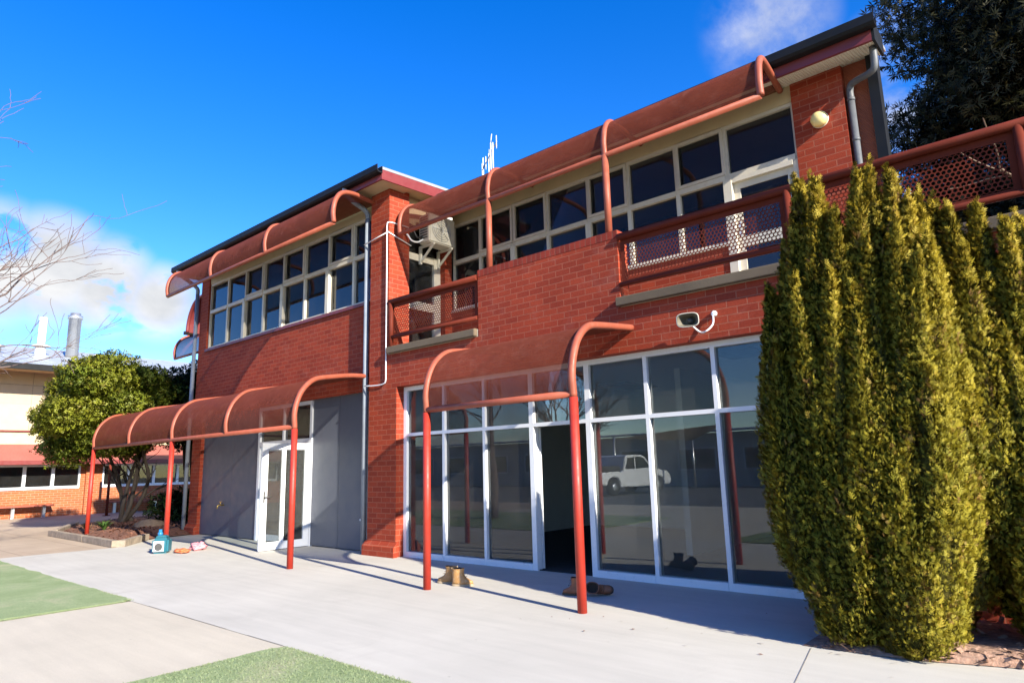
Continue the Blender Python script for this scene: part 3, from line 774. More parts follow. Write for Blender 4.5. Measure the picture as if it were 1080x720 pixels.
# two smaller awnings past the far end of the left wing, and the wing they hang on
far = thing('brick_wing', 'small brick wing glimpsed past the far left corner downpipe', 'building', (-24, 10, 0))
MB().box(-21.3, -17.6, 9.75, 13, 0, 5.85).build('wall', M['brick'], far)
MB().box(-21.75, -17.5, 8.8, 13, 5.82, 5.92).build('roof', M['gutter'], far)
canopy('end_awning', 'small curved awning hanging behind the downpipe at the building corner, lower of two', [-21.4, -19.3], 8.45, 4.95, [(0,0),(-.02,.25),(.06,.5),(.25,.7),(.6,.82),(1.3,.9)], [0, 0], [], 4.92)
aw2 = thing('end_awning', 'dark curved awning peeping out behind the corner downpipe, upper of two', 'canopy', (-20.5, 8.2, 5.9))
arc = [(-20.0, 5.55), (-19.96, 5.85), (-19.82, 6.15), (-19.55, 6.40), (-19.1, 6.5), (-18.6, 6.52)]
pp = catmull([(a, b, 0) for a, b in arc], 5)
for yy in (8.2, 9.6):
    MB().tube([(p.x, yy, p.y) for p in pp], 0.05, 10).build('arch', M['sill'], aw2)  # dark red here puts the awning's unlit look into its colour
MB().add([(p.x, yy, p.y) for yy in (8.2, 9.6) for p in pp], [(k, k+1, len(pp)+k+1, len(pp)+k) for k in range(len(pp)-1)], True).build('cover', M['sill'], aw2, recalc=False)

# ------------------------------------------------------------------ balcony railings with perforated panels
def hexpanel(x0, x1, y, z0, z1, pitch=0.046, r=0.0180, rim=0.03):
    """perforated sheet: real round holes on a hexagonal lattice, as one mesh"""
    vs = []; fs = []
    Rr = pitch/math.sqrt(3); rowh = pitch*math.sqrt(3)/2
    nx = int((x1-x0)/pitch); nz = int((z1-z0-2*Rr)/rowh)+1
    off = (z1-z0-(nz-1)*rowh)/2
    for j in range(nz):
        for i in range(nx-(j % 2)):
            cx = x0+pitch*(0.5+i)+(pitch/2 if j % 2 else 0)+((x1-x0)-nx*pitch)/2; cz = z0+off+j*rowh
            b = len(vs)
            for k in range(12):
                a = math.pi/2+k*math.pi/6
                rad = Rr if k % 2 == 0 else Rr*math.cos(math.pi/6)
                vs.append((cx+rad*math.cos(a), y, cz+rad*math.sin(a)))
            for k in range(12):
                a = math.pi/2+k*math.pi/6
                vs.append((cx+r*math.cos(a), y, cz+r*math.sin(a)))
            for k in range(12):
                k2 = (k+1) % 12
                fs.append((b+k, b+k2, b+12+k2, b+12+k))
    return vs, fs

def railing(label, spans, posts, x0, x1, end_post=None):
    root = thing('balcony_railing', label, 'railing', (x0, 7.12, 3.46))
    MB().tube([(x0, 7.12, 4.275), (x1, 7.12, 4.275)], 0.045, 14).build('top_rail', M['rail'], root)
    MB().tube([(x0, 7.12, 3.64), (x1, 7.12, 3.64)], 0.032, 14).build('bottom_rail', M['rail'], root)
    for (a, b) in spans:
        mb = MB(); vs, fs = hexpanel(a+0.04, b-0.04, 7.15, 3.70, 4.17)
        mb.add(vs, fs)
        y = 7.15
        for (p, q, s, t) in ((a, b, 4.165, 4.26), (a, b, 3.655, 3.705), (a, a+0.06, 3.705, 4.165), (b-0.06, b, 3.705, 4.165)):
            mb.add([(p, y+0.002, s), (q, y+0.002, s), (q, y+0.002, t), (p, y+0.002, t)], [(0, 1, 2, 3)])
        o = mb.build('mesh_panel', M['railmesh'], root, recalc=False)
        md = o.modifiers.new('thickness', 'SOLIDIFY'); md.thickness = 0.003; md.offset = 0
    for x in posts:
        MB().tube([(x, 7.12, 3.468), (x, 7.12, 4.275)], 0.042, 14).build('post', M['rail'], root)
    return root
railing('short perforated dark red balcony railing between the corner pier and the brick parapet', [(-9.03, -6.95)], [-9.02], -9.06, -6.93)
railing('long perforated dark red balcony railing right of the brick parapet', [(-4.36, -2.26), (-2.18, -0.24), (-0.16, 1.9)], [-2.22, -0.2, 1.95], -4.37, 2.0)

# ------------------------------------------------------------------ wall fittings
ac = thing('air_conditioner', 'aged white outdoor air conditioner on wall bracket above the corner balcony door', 'air conditioner', (-9.1, 8.1, 5.4))
MB().box(-9.08, -8.78, 7.80, 8.45, 5.50, 6.05).build('casing', M['ac'], ac, bevel=0.02)
fr = MB(); 
for k in range(5):
    rr = 0.05+0.045*k
    fr.tube([(-8.772, 8.10+rr*math.cos(a), 5.78+rr*math.sin(a)) for a in [2*math.pi*i/24 for i in range(25)]], 0.004, 5, cap=False)
for a in range(8):
    fr.tube([(-8.770, 8.10, 5.78), (-8.770, 8.10+0.23*math.cos(a*math.pi/4), 5.78+0.23*math.sin(a*math.pi/4))], 0.004, 5)
fr.build('fan_grille', M['steel'], ac)
sg = MB()
for k in range(9): sg.box(-9.03, -8.83, 7.79, 7.798, 5.58+k*0.05, 5.60+k*0.05)
sg.build('side_grille', M['dgrey'], ac)
for y in (7.9, 8.35):
    br = MB()
    br.box(-9.12, -8.76, y-0.02, y+0.02, 5.455, 5.495); br.box(-9.17, -9.12, y-0.02, y+0.02, 5.15, 5.495)
    br.obox((-8.97, y, 5.32), (0.2, 0, 0.15), (0, 0.012, 0), (0.012, 0, -0.016))
    br.build('bracket', M['ac'], ac)
MB().tube(catmull([(-8.98, 7.79, 5.62), (-8.98, 7.68, 5.58), (-9.0, 7.62, 5.68), (-9.04, 7.60, 5.8), (-9.10, 7.60, 5.85)], 6), 0.02, 8).build('hose', M['black'], ac)
MB().tube(catmull([(-8.95, 7.79, 5.56), (-8.95, 7.66, 5.48), (-9.0, 7.56, 5.50), (-9.04, 7.5, 5.6), (-9.085, 7.45, 5.65)], 6), 0.016, 8).build('hose', M['white'], ac)

lt = thing('wall_light', 'round cream bulkhead light on the upper brick pier', 'light', (-2.17, YU, 5.65))
MB().lathe([(0.095, 0.0), (0.105, -0.02), (0.105, -0.035), (0.06, -0.035)], (-2.17, YU-0.001, 5.65), 28, 'y').build('base', M['ac'], lt)
MB().lathe([(0.102, -0.036), (0.102, -0.08), (0.088, -0.112), (0.056, -0.135), (0.01, -0.14)], (-2.17, YU-0.001, 5.65), 28, 'y').build('diffuser', M['lamp'], lt)

M['throat'] = paint('horn_inside', (0.13, 0.115, 0.085), 0.5)
M['rimgrey'] = paint('horn_rim', (0.38, 0.36, 0.31), 0.5)
sp = thing('loudspeaker', 'grey horn loudspeaker on white bracket above the shopfront', 'loudspeaker', (-3.36, YF, 2.98))
# rectangular horn flare, mouth towards -Y, turned a little to the left
rot = Matrix.Rotation(R(14), 3, 'Z') @ Matrix.Rotation(R(6), 3, 'X')
cen = Vector((-3.36, 6.86, 2.975))
secs = [(0.125, 0.08, -0.0), (0.10, 0.064, 0.04), (0.08, 0.055, 0.09), (0.055, 0.045, 0.13), (0.05, 0.045, 0.17)]
def rr_loop(hx, hz, y, n=24, pw=3.5):
    out = []
    for k in range(n):
        a = 2*math.pi*k/n; c_, s_ = math.cos(a), math.sin(a)
        out.append((math.copysign(abs(c_)**(2/pw), c_)*hx, y, math.copysign(abs(s_)**(2/pw), s_)*hz))
    return out
def loft(loops, cap0=True, cap1=True):
    mb = MB(); n = len(loops[0]); vs = [p for l in loops for p in l]; fs = []
    for i in range(len(loops)-1):
        for k in range(n):
            fs.append((i*n+k, i*n+(k+1) % n, (i+1)*n+(k+1) % n, (i+1)*n+k))
    mb.add(vs, fs, True)
    if cap0: mb.f.append(tuple(range(n-1, -1, -1))); mb.s.append(False)
    if cap1: mb.f.append(tuple((len(loops)-1)*n+k for k in range(n))); mb.s.append(False)
    return mb
T = lambda l: [tuple(cen+rot@Vector(p)) for p in l]
outer = [T(rr_loop(a, b, y)) for a, b, y in secs]
inner = [T(rr_loop(a-0.008, b-0.008, y+0.001)) for a, b, y in secs[:4]]
loft([inner[3], inner[2], inner[1], inner[0]], True, False).build('horn_throat', M['throat'], sp)
loft([T(rr_loop(0.119, 0.074, -0.002)), T(rr_loop(0.128, 0.083, -0.004)), T(rr_loop(0.128, 0.083, 0.01))]+outer[1:], False, True).build('horn', M['rimgrey'], sp)
MB().lathe([(0.03, 0.12), (0.04, 0.06), (0.032, 0.02), (0.008, 0.0)], cen+rot@Vector((0, 0.05, 0)), 16, 'y', None).build('driver_plug', M['dgrey'], sp)
MB().tube(catmull([cen+rot@Vector((0.02, 0.12, -0.06)), cen+rot@Vector((0.10, 0.14, -0.14)), (-3.20, 6.98, 2.84), (-3.15, 7.05, 2.92), (-3.15, 7.08, 3.03)], 6), 0.010, 8).lathe([(0.034, 0.0), (0.034, -0.02), (0.022, -0.04), (0.01, -0.045)], (-3.15, YF-0.001, 3.05), 16, 'y').build('bracket', M['white'], sp)

tp = thing('garden_tap', 'brass tap sticking out of the grey panel wall', 'tap', (-15.3, 7.33, 0.7))
MB().tube([(-15.3, 7.329, 0.70), (-15.3, 7.22, 0.70), (-15.3, 7.19, 0.69), (-15.3, 7.18, 0.62)], 0.016, 8).tube([(-15.3, 7.25, 0.70), (-15.3, 7.25, 0.77)], 0.012, 8).build('spout', M['brass'], tp)
MB().box(-15.35, -15.25, 7.24, 7.26, 0.765, 0.782).build('tap_handle', M['brass'], tp)

an = thing('antenna', 'thin white aerials on masts rising behind the balcony awning', 'antenna', (-10.2, 11, 6.7))
for x, y, z in ((-10.16, 11.0, 9.1), (-10.42, 11.0, 8.8), (-10.09, 11.0, 8.95), (-10.23, 11.0, 8.85)):
    MB().tube([(x, y, 6.7), (x, y, z)], 0.014, 6).build('mast', M['flue'], an)
MB().tube([(-10.36, 10.9, 8.42), (-10.06, 11.1, 9.12)], 0.014, 6).build('boom', M['dgrey'], an)
el = MB()
for t in (0.0, 0.25, 0.5, 0.75, 1.0):
    c_ = Vector((-10.36, 10.9, 8.42)).lerp(Vector((-10.06, 11.1, 9.12)), t)
    el.tube([c_+Vector((0, 0, -0.16)), c_+Vector((0, 0, 0.18))], 0.010, 6)
el.tube([(-10.16, 11, 9.1), (-10.12, 11, 9.32)], 0.009, 6)
el.build('element', M['flue'], an)

# ------------------------------------------------------------------ things on the paving
M['lining'] = paint('boot_lining', (0.02, 0.016, 0.014), 0.9)
def boot(label, loc, rz, lm, sm, group, lean=0.0, scale=1.0, lay=0.0):
    root = thing('work_boot', label, 'boot', loc, group)
    ORG[root.name] = Vector((0, 0, 0))
    lean_ = 1.0
    def outline(grow=0.0):
        pts = []
        for t in np.linspace(0, 1, 20, endpoint=False):
            a = 2*math.pi*t; x = math.cos(a)
            wd = 0.052+0.010*max(0, x)-0.006*math.exp(-((x+0.1)/0.35)**2)
            pts.append((0.145*math.copysign(abs(x)**0.8, x)*1.0, (wd+grow)*math.copysign(abs(math.sin(a))**0.75, math.sin(a))))
        return pts
    sl = MB().slab([(x*1.03, y*1.08) for x, y in outline()], 0.0, 0.028)
    sl.build('sole', sm, root, bevel=0.004)
    # upper: loft of closed loops from the welt up to the collar
    loops = []
    n = 20
    stations = [(0.026, 0.0, 0.140, 0.054), (0.055, 0.0, 0.140, 0.056), (0.085, -0.008, 0.130, 0.053), (0.115, -0.04, 0.097, 0.050), (0.15, -0.058, 0.080, 0.053), (0.19, -0.062, 0.078, 0.058), (0.225, -0.062, 0.082, 0.064), (0.232, -0.062, 0.086, 0.068)]
    for (z, cx, hx, hy) in stations:
        l = []
        for k in range(n):
            a = 2*math.pi*k/n; x = math.cos(a); y = math.sin(a)
            toe = max(0, x)
            zz = z
            if z > 0.06 and x > 0.2: zz = z-0.018*toe
            if z > 0.19: zz -= (z-0.19)/0.042*(0.012*abs(y)-0.012*x*lean_)
            l.append((cx+hx*math.copysign(abs(x)**0.85, x), hy*math.copysign(abs(y)**0.85, y), zz+0.003*math.sin(3*a+z*40)))
        loops.append(l)
    inner_ = [[(-0.062+0.88*(p[0]+0.062), p[1]*0.87, p[2]-0.001) for p in loops[-1]], [(-0.060+0.66*(p[0]+0.062), p[1]*0.62, 0.165) for p in loops[-1]]]
    up = loft(loops+[inner_[0]], True, False).build('upper', lm, root)
    loft(inner_, False, True).build('lining', M['lining'], up)
    tg = MB()   # pull tab at the heel
    tg.obox((-0.147, 0.0, 0.205), (0.004, 0, 0), (0, 0.013, 0), (0, 0, 0.022))
    tg.build('pull_tab', sm, up)
    lc = MB()
    for k in range(4):
        z = 0.118+0.028*k; x = 0.062-0.021*k
        lc.tube([(x-0.012, -0.032, z), (x, 0, z+0.004), (x-0.012, 0.032, z)], 0.0035, 5)
    lc.build('laces', sm, up)
    root.rotation_euler = (R(lay), R(lean), R(rz)); root.scale = (scale,)*3
    return root
gt = 'pair of tan work boots'; gb = 'pair of brown work boots'
boot('tan suede boot standing with its toe to the left, nearer the left canopy post', (-6.36, 5.93, 0.0), 200, M['tan'], M['tansole'], gt, scale=0.92)
boot('tan suede boot standing with its toe to the right, right one of the tan pair', (-6.06, 5.90, 0.0), 30, M['tan'], M['tansole'], gt, scale=0.92)
boot('dark brown boot with its toe to the left, half hidden behind the red post', (-4.60, 6.16, 0.0), 195, M['brown'], M['brownsole'], gb, scale=0.85)
boot('dark brown boot lying on its side right of the red post', (-4.36, 6.36, 0.05), 20, M['brown'], M['brownsole'], gb, lay=75, scale=0.9)

dr = thing('plastic_drum', 'teal plastic drum with blue spout and white label on the paving', 'drum', (-13.3, 5.25, 0))
MB().box(-13.44, -13.16, 5.12, 5.38, 0.0, 0.27).build('body', M['teal'], dr, bevel=0.035)
MB().prism([(-0.10, 0), (0.10, 0), (0.07, 0.05), (-0.07, 0.05)], lambda u, v, t: (-13.30+u, 5.25+t, 0.269+v), -0.09, 0.09).build('shoulder', M['teal'], dr, bevel=0.015)
MB().tube([(-13.34, 5.25, 0.31), (-13.34, 5.25, 0.36), (-13.34, 5.25, 0.37), (-13.34, 5.25, 0.42)], [0.045, 0.045, 0.03, 0.028], 14).build('spout', M['tealcap'], dr)
lb = MB().box(-13.41, -13.23, 5.114, 5.119, 0.04, 0.22).build('label_sheet', M['paper'], dr)
MB().lathe([(0.068, 0.0), (0.068, -0.003)], (-13.32, 5.113, 0.12), 24, 'y').build('printed_disc', M['dgrey'], lb)

def rag(name, label, c, sx, sy, sz, mat, seed):
    me_v = []; n = 28; mseg = 16
    mb = MB(); loops = []
    for i in range(mseg):
        v = i/(mseg-1)*math.pi*0.98+0.01
        l = []
        for k in range(n):
            a = 2*math.pi*k/n
            d = Vector((math.sin(v)*math.cos(a), math.sin(v)*math.sin(a), math.cos(v)))
            f_ = 1+0.55*mnoise.noise(d*2.2+Vector((seed, 0, 0)))+0.35*mnoise.noise(d*4.5+Vector((0, seed, 0)))+0.12*mnoise.noise(d*10)
            l.append((c[0]+sx*d.x*f_, c[1]+sy*d.y*f_, max(0.001, c[2]+sz*(d.z*f_+0.75))))
        loops.append(l)
    o = loft(loops).build(name, mat)
    return tag(o, label, 'cloth')
rag('crumpled_cloth', 'crumpled orange cloth on the paving beside a pink one', (-12.98, 5.48, 0), 0.2, 0.11, 0.04, M['orange'], 1.3)
rag('crumpled_cloth', 'crumpled pink cloth on the paving near the open door', (-13.15, 5.85, 0), 0.15, 0.13, 0.075, M['pink'], 4.1)

dr.rotation_euler = (0, 0, R(52))
mb = MB()
for i in range(34):
    if i < 22:
        x, y = rng.uniform(-4.8, -1.0), 5.5-abs(rng.normal(0, 0.55))+max(0, rng.uniform(-0.3, 1.6))*(rng.uniform(0, 1) < 0.5)
        if x > -1.95: y = min(y, 5.40)
    else:
        x, y = rng.uniform(-12, -4), rng.uniform(6.2, 7.15)
    a = rng.uniform(0, 6.28); l = rng.uniform(0.008, 0.028); w_ = l*rng.uniform(0.25, 0.5); z = 0.006
    d = Vector((math.cos(a)*l, math.sin(a)*l, 0)); s_ = Vector((-math.sin(a)*w_, math.cos(a)*w_, 0)); p = Vector((x, y, z))
    mb.add([p-d, p-s_+Vector((0, 0, 0.004)), p+d+Vector((0, 0, 0.003)), p+s_], [(0, 1, 2, 3)])
tag(mb.build('fallen_leaves', M['mulch'], recalc=False), 'tiny fallen leaf scraps scattered on the concrete below the cypresses', 'leaf litter', kind='stuff')

# ------------------------------------------------------------------ garden bed on the left
bed = [(-19.9, 5.3), (-17.25, 5.25), (-15.3, 5.2), (-16.25, 5.95), (-16.55, 7.2), (-17.05, 7.25), (-17.1, 10.5), (-25, 10.5), (-24.5, 8.4), (-22.5, 6.3)]
def mound(name, poly, z0, z1, mat, label, seed=0, chips=3000, chipcol=((0.16, 0.065, 0.035), (0.05, 0.025, 0.016))):
    cx = sum(p[0] for p in poly)/len(poly); cy = sum(p[1] for p in poly)/len(poly)
    mb = MB(); rings = 8; n = 0
    pts = []
    for i in range(len(poly)):
        a = Vector((*poly[i], 0)); b = Vector((*poly[(i+1) % len(poly)], 0))
        k = max(1, int((b-a).length/0.2))
        pts += [a.lerp(b, j/k) for j in range(k)]
    n = len(pts); vs = []
    for r_ in range(rings+1):
        t = r_/rings
        for p in pts:
            q = p.lerp(Vector((cx, cy, 0)), t)
            z = z0+(z1-z0)*min(1, t*3.5)+0.03*mnoise.noise(q*2.5)*min(1, t*4)
            vs.append((q.x, q.y, z))
    fs = []
    for r_ in range(rings):
        for k in range(n):
            fs.append((r_*n+k, r_*n+(k+1) % n, (r_+1)*n+(k+1) % n, (r_+1)*n+k))
    mb.add(vs, fs, True)
    # chips, as part of the same object
    V = np.array(vs); idx = rng.integers(0, n*rings, chips)
    tt = rng.uniform(0, 1, (chips, 1))
    base = V[idx]*(1-tt)+V[np.minimum(idx+1, len(V)-1)]*tt
    nxt = V[np.minimum(idx+n, len(V)-1)]
    t2 = rng.uniform(0, 1, (chips, 1)); base = base*(1-t2)+nxt*t2
    o = None
    for i in range(chips):
        c_ = base[i]; a = rng.uniform(0, 6.28); l = rng.uniform(0.02, 0.06); w_ = rng.uniform(0.006, 0.016)
        d = Vector((math.cos(a), math.sin(a), rng.normal(0, 0.35)))*l; s = Vector((-math.sin(a), math.cos(a), rng.normal(0, 0.3)))*w_
        p = Vector(c_)+Vector((0, 0, 0.008))
        mb.add([p-d-s, p+d-s, p+d+s, p-d+s], [(0, 1, 2, 3)])
    o = mb.build(name, mat, recalc=False)
    return tag(o, label, 'mulch', kind='stuff')
mound('bark_mulch', bed, 0.02, 0.16, M['mulch'], 'red brown bark mulch filling the garden bed under the round tree', chips=3500)
gsl = 'timber sleepers edging the garden bed'
def sleeper(label, a, b, h=0.13, wd=0.14):
    a = Vector((*a, 0)); b = Vector((*b, 0)); d = (b-a); s = Vector((-d.y, d.x, 0)).normalized()*wd/2
    mb = MB(); nn = 8
    vs = []
    for i in range(nn+1):
        p = a+d*(i/nn); z = h+0.008*mnoise.noise(p*4)
        vs += [p-s, p+s, p+s+Vector((0, 0, z)), p-s+Vector((0, 0, z))]
    fs = [(0, 3, 2, 1), (nn*4, nn*4+1, nn*4+2, nn*4+3)]
    for i in range(nn):
        for k in range(4):
            fs.append((i*4+k, i*4+(k+1) % 4, (i+1)*4+(k+1) % 4, (i+1)*4+k))
    mb.add(vs, fs)
    o = mb.build('timber_sleeper', M['timber'], bevel=0.006)
    return tag(o, label, 'garden edging', gsl)
sleeper('weathered sleeper in front of the first red canopy post, left of two in line', (-19.95, 5.22), (-17.3, 5.18))
sleeper('weathered sleeper ending at the front corner of the garden bed', (-17.27, 5.18), (-15.25, 5.12))
sleeper('short pale sleeper running back from the garden bed corner to the wall', (-15.22, 5.22), (-16.35, 6.1))
sleeper('sleeper along the far left side of the garden bed', (-20.0, 5.30), (-22.9, 6.6))

# ------------------------------------------------------------------ foliage
def frames(d, rngl):
    """orthonormal frames with the first axis along d (N,3)"""
    d = d/np.linalg.norm(d, axis=1, keepdims=True)
    r_ = rngl.normal(0, 1, d.shape); s = np.cross(d, r_); s /= np.linalg.norm(s, axis=1, keepdims=True)+1e-9
    return d, s, np.cross(d, s)

def scatter(P, D, S, tmpl, tint, rngl):
    """instances of a quad template (q,4,3) as real faces. P,D (N,3); S (N,)"""
    d, s, u = frames(D, rngl)
    T_ = np.asarray(tmpl, np.float32)
    V = (P[:, None, None, :] + S[:, None, None, None]*(T_[None, :, :, 0:1]*d[:, None, None, :]+T_[None, :, :, 1:2]*s[:, None, None, :]+T_[None, :, :, 2:3]*u[:, None, None, :]))
    n, q = len(P), T_.shape[0]
    V = V.reshape(-1, 3); F = np.arange(n*q*4).reshape(-1, 4)
    C = np.repeat(tint, q*4, 0)
    return V, F, C

def quadleaf(l, w, base=(0, 0, 0), ang=0.0, lift=0.0):
    """diamond leaf along +x turned by ang in the xy plane"""
    c_, s_ = math.cos(ang), math.sin(ang)
    pts = [(0, 0, 0), (l*0.45, w, lift*0.5), (l, 0, lift), (l*0.45, -w, lift*0.5)]
    return [(base[0]+c_*x-s_*y, base[1]+s_*x+c_*y, base[2]+z) for x, y, z in pts]

# flat conifer spray: an axis with side branchlets
spray = [quadleaf(1.0, 0.065)]
for k, (x, a) in enumerate(((0.05, 0.85), (0.12, -0.8), (0.3, 0.7), (0.36, -0.7), (0.55, 0.55), (0.6, -0.5))):
    spray.append(quadleaf(0.5-0.07*(k//2), 0.062, (x, 0, 0), a, 0.16 if k % 2 else -0.12))
bunch = [quadleaf(1.0, 0.2, (0, 0, 0), 0, 0.2), quadleaf(0.8, 0.2, (0.2, 0, 0), 0.9, 0.35), quadleaf(0.9, 0.19, (-0.1, 0.1, 0), -1.1, -0.3), quadleaf(0.7, 0.2, (-0.2, 0.1, 0.1), 2.2, 0.3), quadleaf(0.8, 0.18, (0.1, -0.2, 0), -2.4, 0.45)]
droop = [quadleaf(1.0, 0.10, (0, 0, 0), a, l) for a, l in ((0, 0.1), (0.55, 0.3), (-0.5, -0.2), (1.2, 0.2), (-1.2, -0.1))]

def lerpc(a, b, t): return np.array(a)[None]*(1-t[:, None])+np.array(b)[None]*t[:, None]

def conifer(label, spires, per_m2=5600, base=(0, 0, 0), seed=1, size=(0.025, 0.047)):
    """columnar golden cypress: one trunk and many upright foliage spires.
    spire: (x0,y0 at ground, x1,y1 at tip, z tip, max radius, z start)"""
    rl = np.random.default_rng(seed)
    root = thing('golden_cypress', label, 'shrub', base)
    Ps, Ds, Ss, Cs, Ns = [], [], [], [], []
    core = MB()
    spires = [(a, b, c, d, e, f*0.98, g) for a, b, c, d, e, f, g in spires]
    for si, (x0, y0, x1, y1, zt, rm, zs) in enumerate(spires):
        H = zt-zs
        area = 2*math.pi*rm*0.72*H
        n = int(area*per_m2)
        u = rl.uniform(0, 1, n)**0.92
        th = rl.uniform(0, 2*np.pi, n)
        ph = rl.uniform(0, 6.28, 6)
        def rad(u, th):
            prof = np.clip((1-u), 0, 1)**0.75*np.clip(0.55+u*2.6, 0, 1)*(1-0.25*np.clip((0.25-u)/0.25, 0, 1))
            lump = 1+0.14*np.sin(3*th+ph[0]+2*u*H)+0.13*np.sin(5*th+ph[1]-3*u*H)+0.05*np.sin(9*u*H+ph[2]+3*th)+0.05*np.sin(19*u*H+6*th+ph[3])+0.15*np.sin(th*7+ph[4]+2*np.sin(u*H*7+ph[5]))*np.sin(u*H*13+ph[0]+2*np.sin(th*4+ph[1]))
            return rm*prof*lump
        depth = 1-np.abs(rl.normal(0, 0.10, n))
        r_ = rad(u, th)*depth+rl.normal(0, 0.012, n)
        cx = x0+(x1-x0)*u+0.03*np.sin(u*7+ph[4]); cy = y0+(y1-y0)*u+0.03*np.sin(u*6+ph[5])
        P = np.stack([cx+r_*np.cos(th), cy+r_*np.sin(th), zs+u*H], 1)
        D = np.stack([np.cos(th)*0.6, np.sin(th)*0.6, np.full(n, 0.9)], 1)+rl.normal(0, 0.28, (n, 3))
        S = rl.uniform(size[0], size[1], n)*(0.6+0.6*rl.uniform(0, 1, n)+0.8*(rl.uniform(0, 1, n) < 0.06))
        # tip leaders
        k = 40
        ut = rl.uniform(0.93, 1.02, k)
        P2 = np.stack([x0+(x1-x0)*ut+rl.normal(0, 0.012, k), y0+(y1-y0)*ut+rl.normal(0, 0.012, k), zs+ut*H], 1)
        D2 = np.stack([rl.normal(0, 0.25, k), rl.normal(0, 0.25, k), np.ones(k)], 1)
        P = np.vstack([P, P2]); D = np.vstack([D, D2]); S = np.concatenate([S, rl.uniform(0.04, 0.08, k)])
        n = len(P)
        clump = 0.5+0.5*np.sin(P[:, 0]*9+ph[0])*np.sin(P[:, 1]*8+ph[1])*np.sin(P[:, 2]*6.5+ph[2])
        t = np.clip(0.6*clump+rl.normal(0.2, 0.10, n), 0, 1)
        C = lerpc((0.14, 0.145, 0.014), (0.42, 0.335, 0.032), t)
        C[:, 0] *= 1+0.14*np.clip((P[:, 2]-1.5)/2, 0, 1)
        gold = rl.uniform(0, 1, n) < 0.06+0.10*np.clip((P[:, 2]-2.4)/1.2, 0, 1)
        C[gold] = lerpc((0.30, 0.19, 0.03), (0.36, 0.27, 0.035), rl.uniform(0, 1, gold.sum()))
        dead = (np.sin(P[:, 0]*23+ph[1])*np.sin(P[:, 1]*21)*np.sin(P[:, 2]*9+ph[3]) > 0.55) & (rl.uniform(0, 1, n) < 0.45)
        C[dead] = lerpc((0.20, 0.10, 0.03), (0.26, 0.19, 0.05), rl.uniform(0, 1, dead.sum()))
        # drop what is buried inside a neighbouring spire, thin out the side towards the wall
        keep = np.ones(len(P), bool)
        for sj, (a0, b0, a1, b1, zt2, rm2, zs2) in enumerate(spires):
            if sj == si: continue
            uu = (P[:, 2]-zs2)/(zt2-zs2); inside = (uu > 0.03) & (uu < 0.95); uc = np.clip(uu, 0, 1)
            rr = rm2*np.clip(1-uc, 0, 1)**0.75*np.clip(0.55+uc*2.6, 0, 1)*0.72
            keep &= ~(inside & (np.hypot(P[:, 0]-(a0+(a1-a0)*uc), P[:, 1]-(b0+(b1-b0)*uc)) < rr))
        keep &= ~((P[:, 1] > y0+0.12) & (rl.uniform(0, 1, len(P)) < 0.45))
        ax = np.clip((P[:, 2]-zs)/H, 0, 1)
        Nn = np.stack([P[:, 0]-(x0+(x1-x0)*ax), P[:, 1]-(y0+(y1-y0)*ax), np.zeros(len(P))], 1)
        Nn /= np.linalg.norm(Nn, axis=1, keepdims=True)+1e-6
        Nn[:, 2] += 0.3; Nn += rl.normal(0, 0.27, Nn.shape); Nn /= np.linalg.norm(Nn, axis=1, keepdims=True)+1e-6
        P, D, S, C, Nn = P[keep], D[keep], S[keep], C[keep], Nn[keep]
        Ns.append(Nn)
        Ps.append(P); Ds.append(D); Ss.append(S); Cs.append(C)
        # twiggy inner body of the spire
        zz = np.linspace(0, 0.93, 14)
        loops = []
        for uu in zz:
            l = []
            for kk in range(12):
                a = 2*math.pi*kk/12
                rr = float(rad(np.array([uu]), np.array([a]))[0])*0.62
                l.append((x0+(x1-x0)*uu+rr*math.cos(a), y0+(y1-y0)*uu+rr*math.sin(a), zs+uu*H))
            loops.append(l)
        lf = loft(loops)
        core.add(lf.v, lf.f, True)
    V, F, C = scatter(np.vstack(Ps), np.vstack(Ds), np.concatenate(Ss), spray, np.vstack(Cs), rl)
    np_mesh('foliage', V, F, M['frond'], root, C, normals=np.repeat(np.vstack(Ns), len(spray)*4, 0))
    core.build('twigs', M['innertwig'], root, recalc=False)
    tr = MB()
    bx, by = base[0], base[1]
    tr.tube([(bx, by, -0.02), (bx+0.02, by, 0.5), (bx, by+0.02, 1.2)], [0.09, 0.075, 0.05], 10)
    tr.build('trunk', M['bark'], root)
    return root

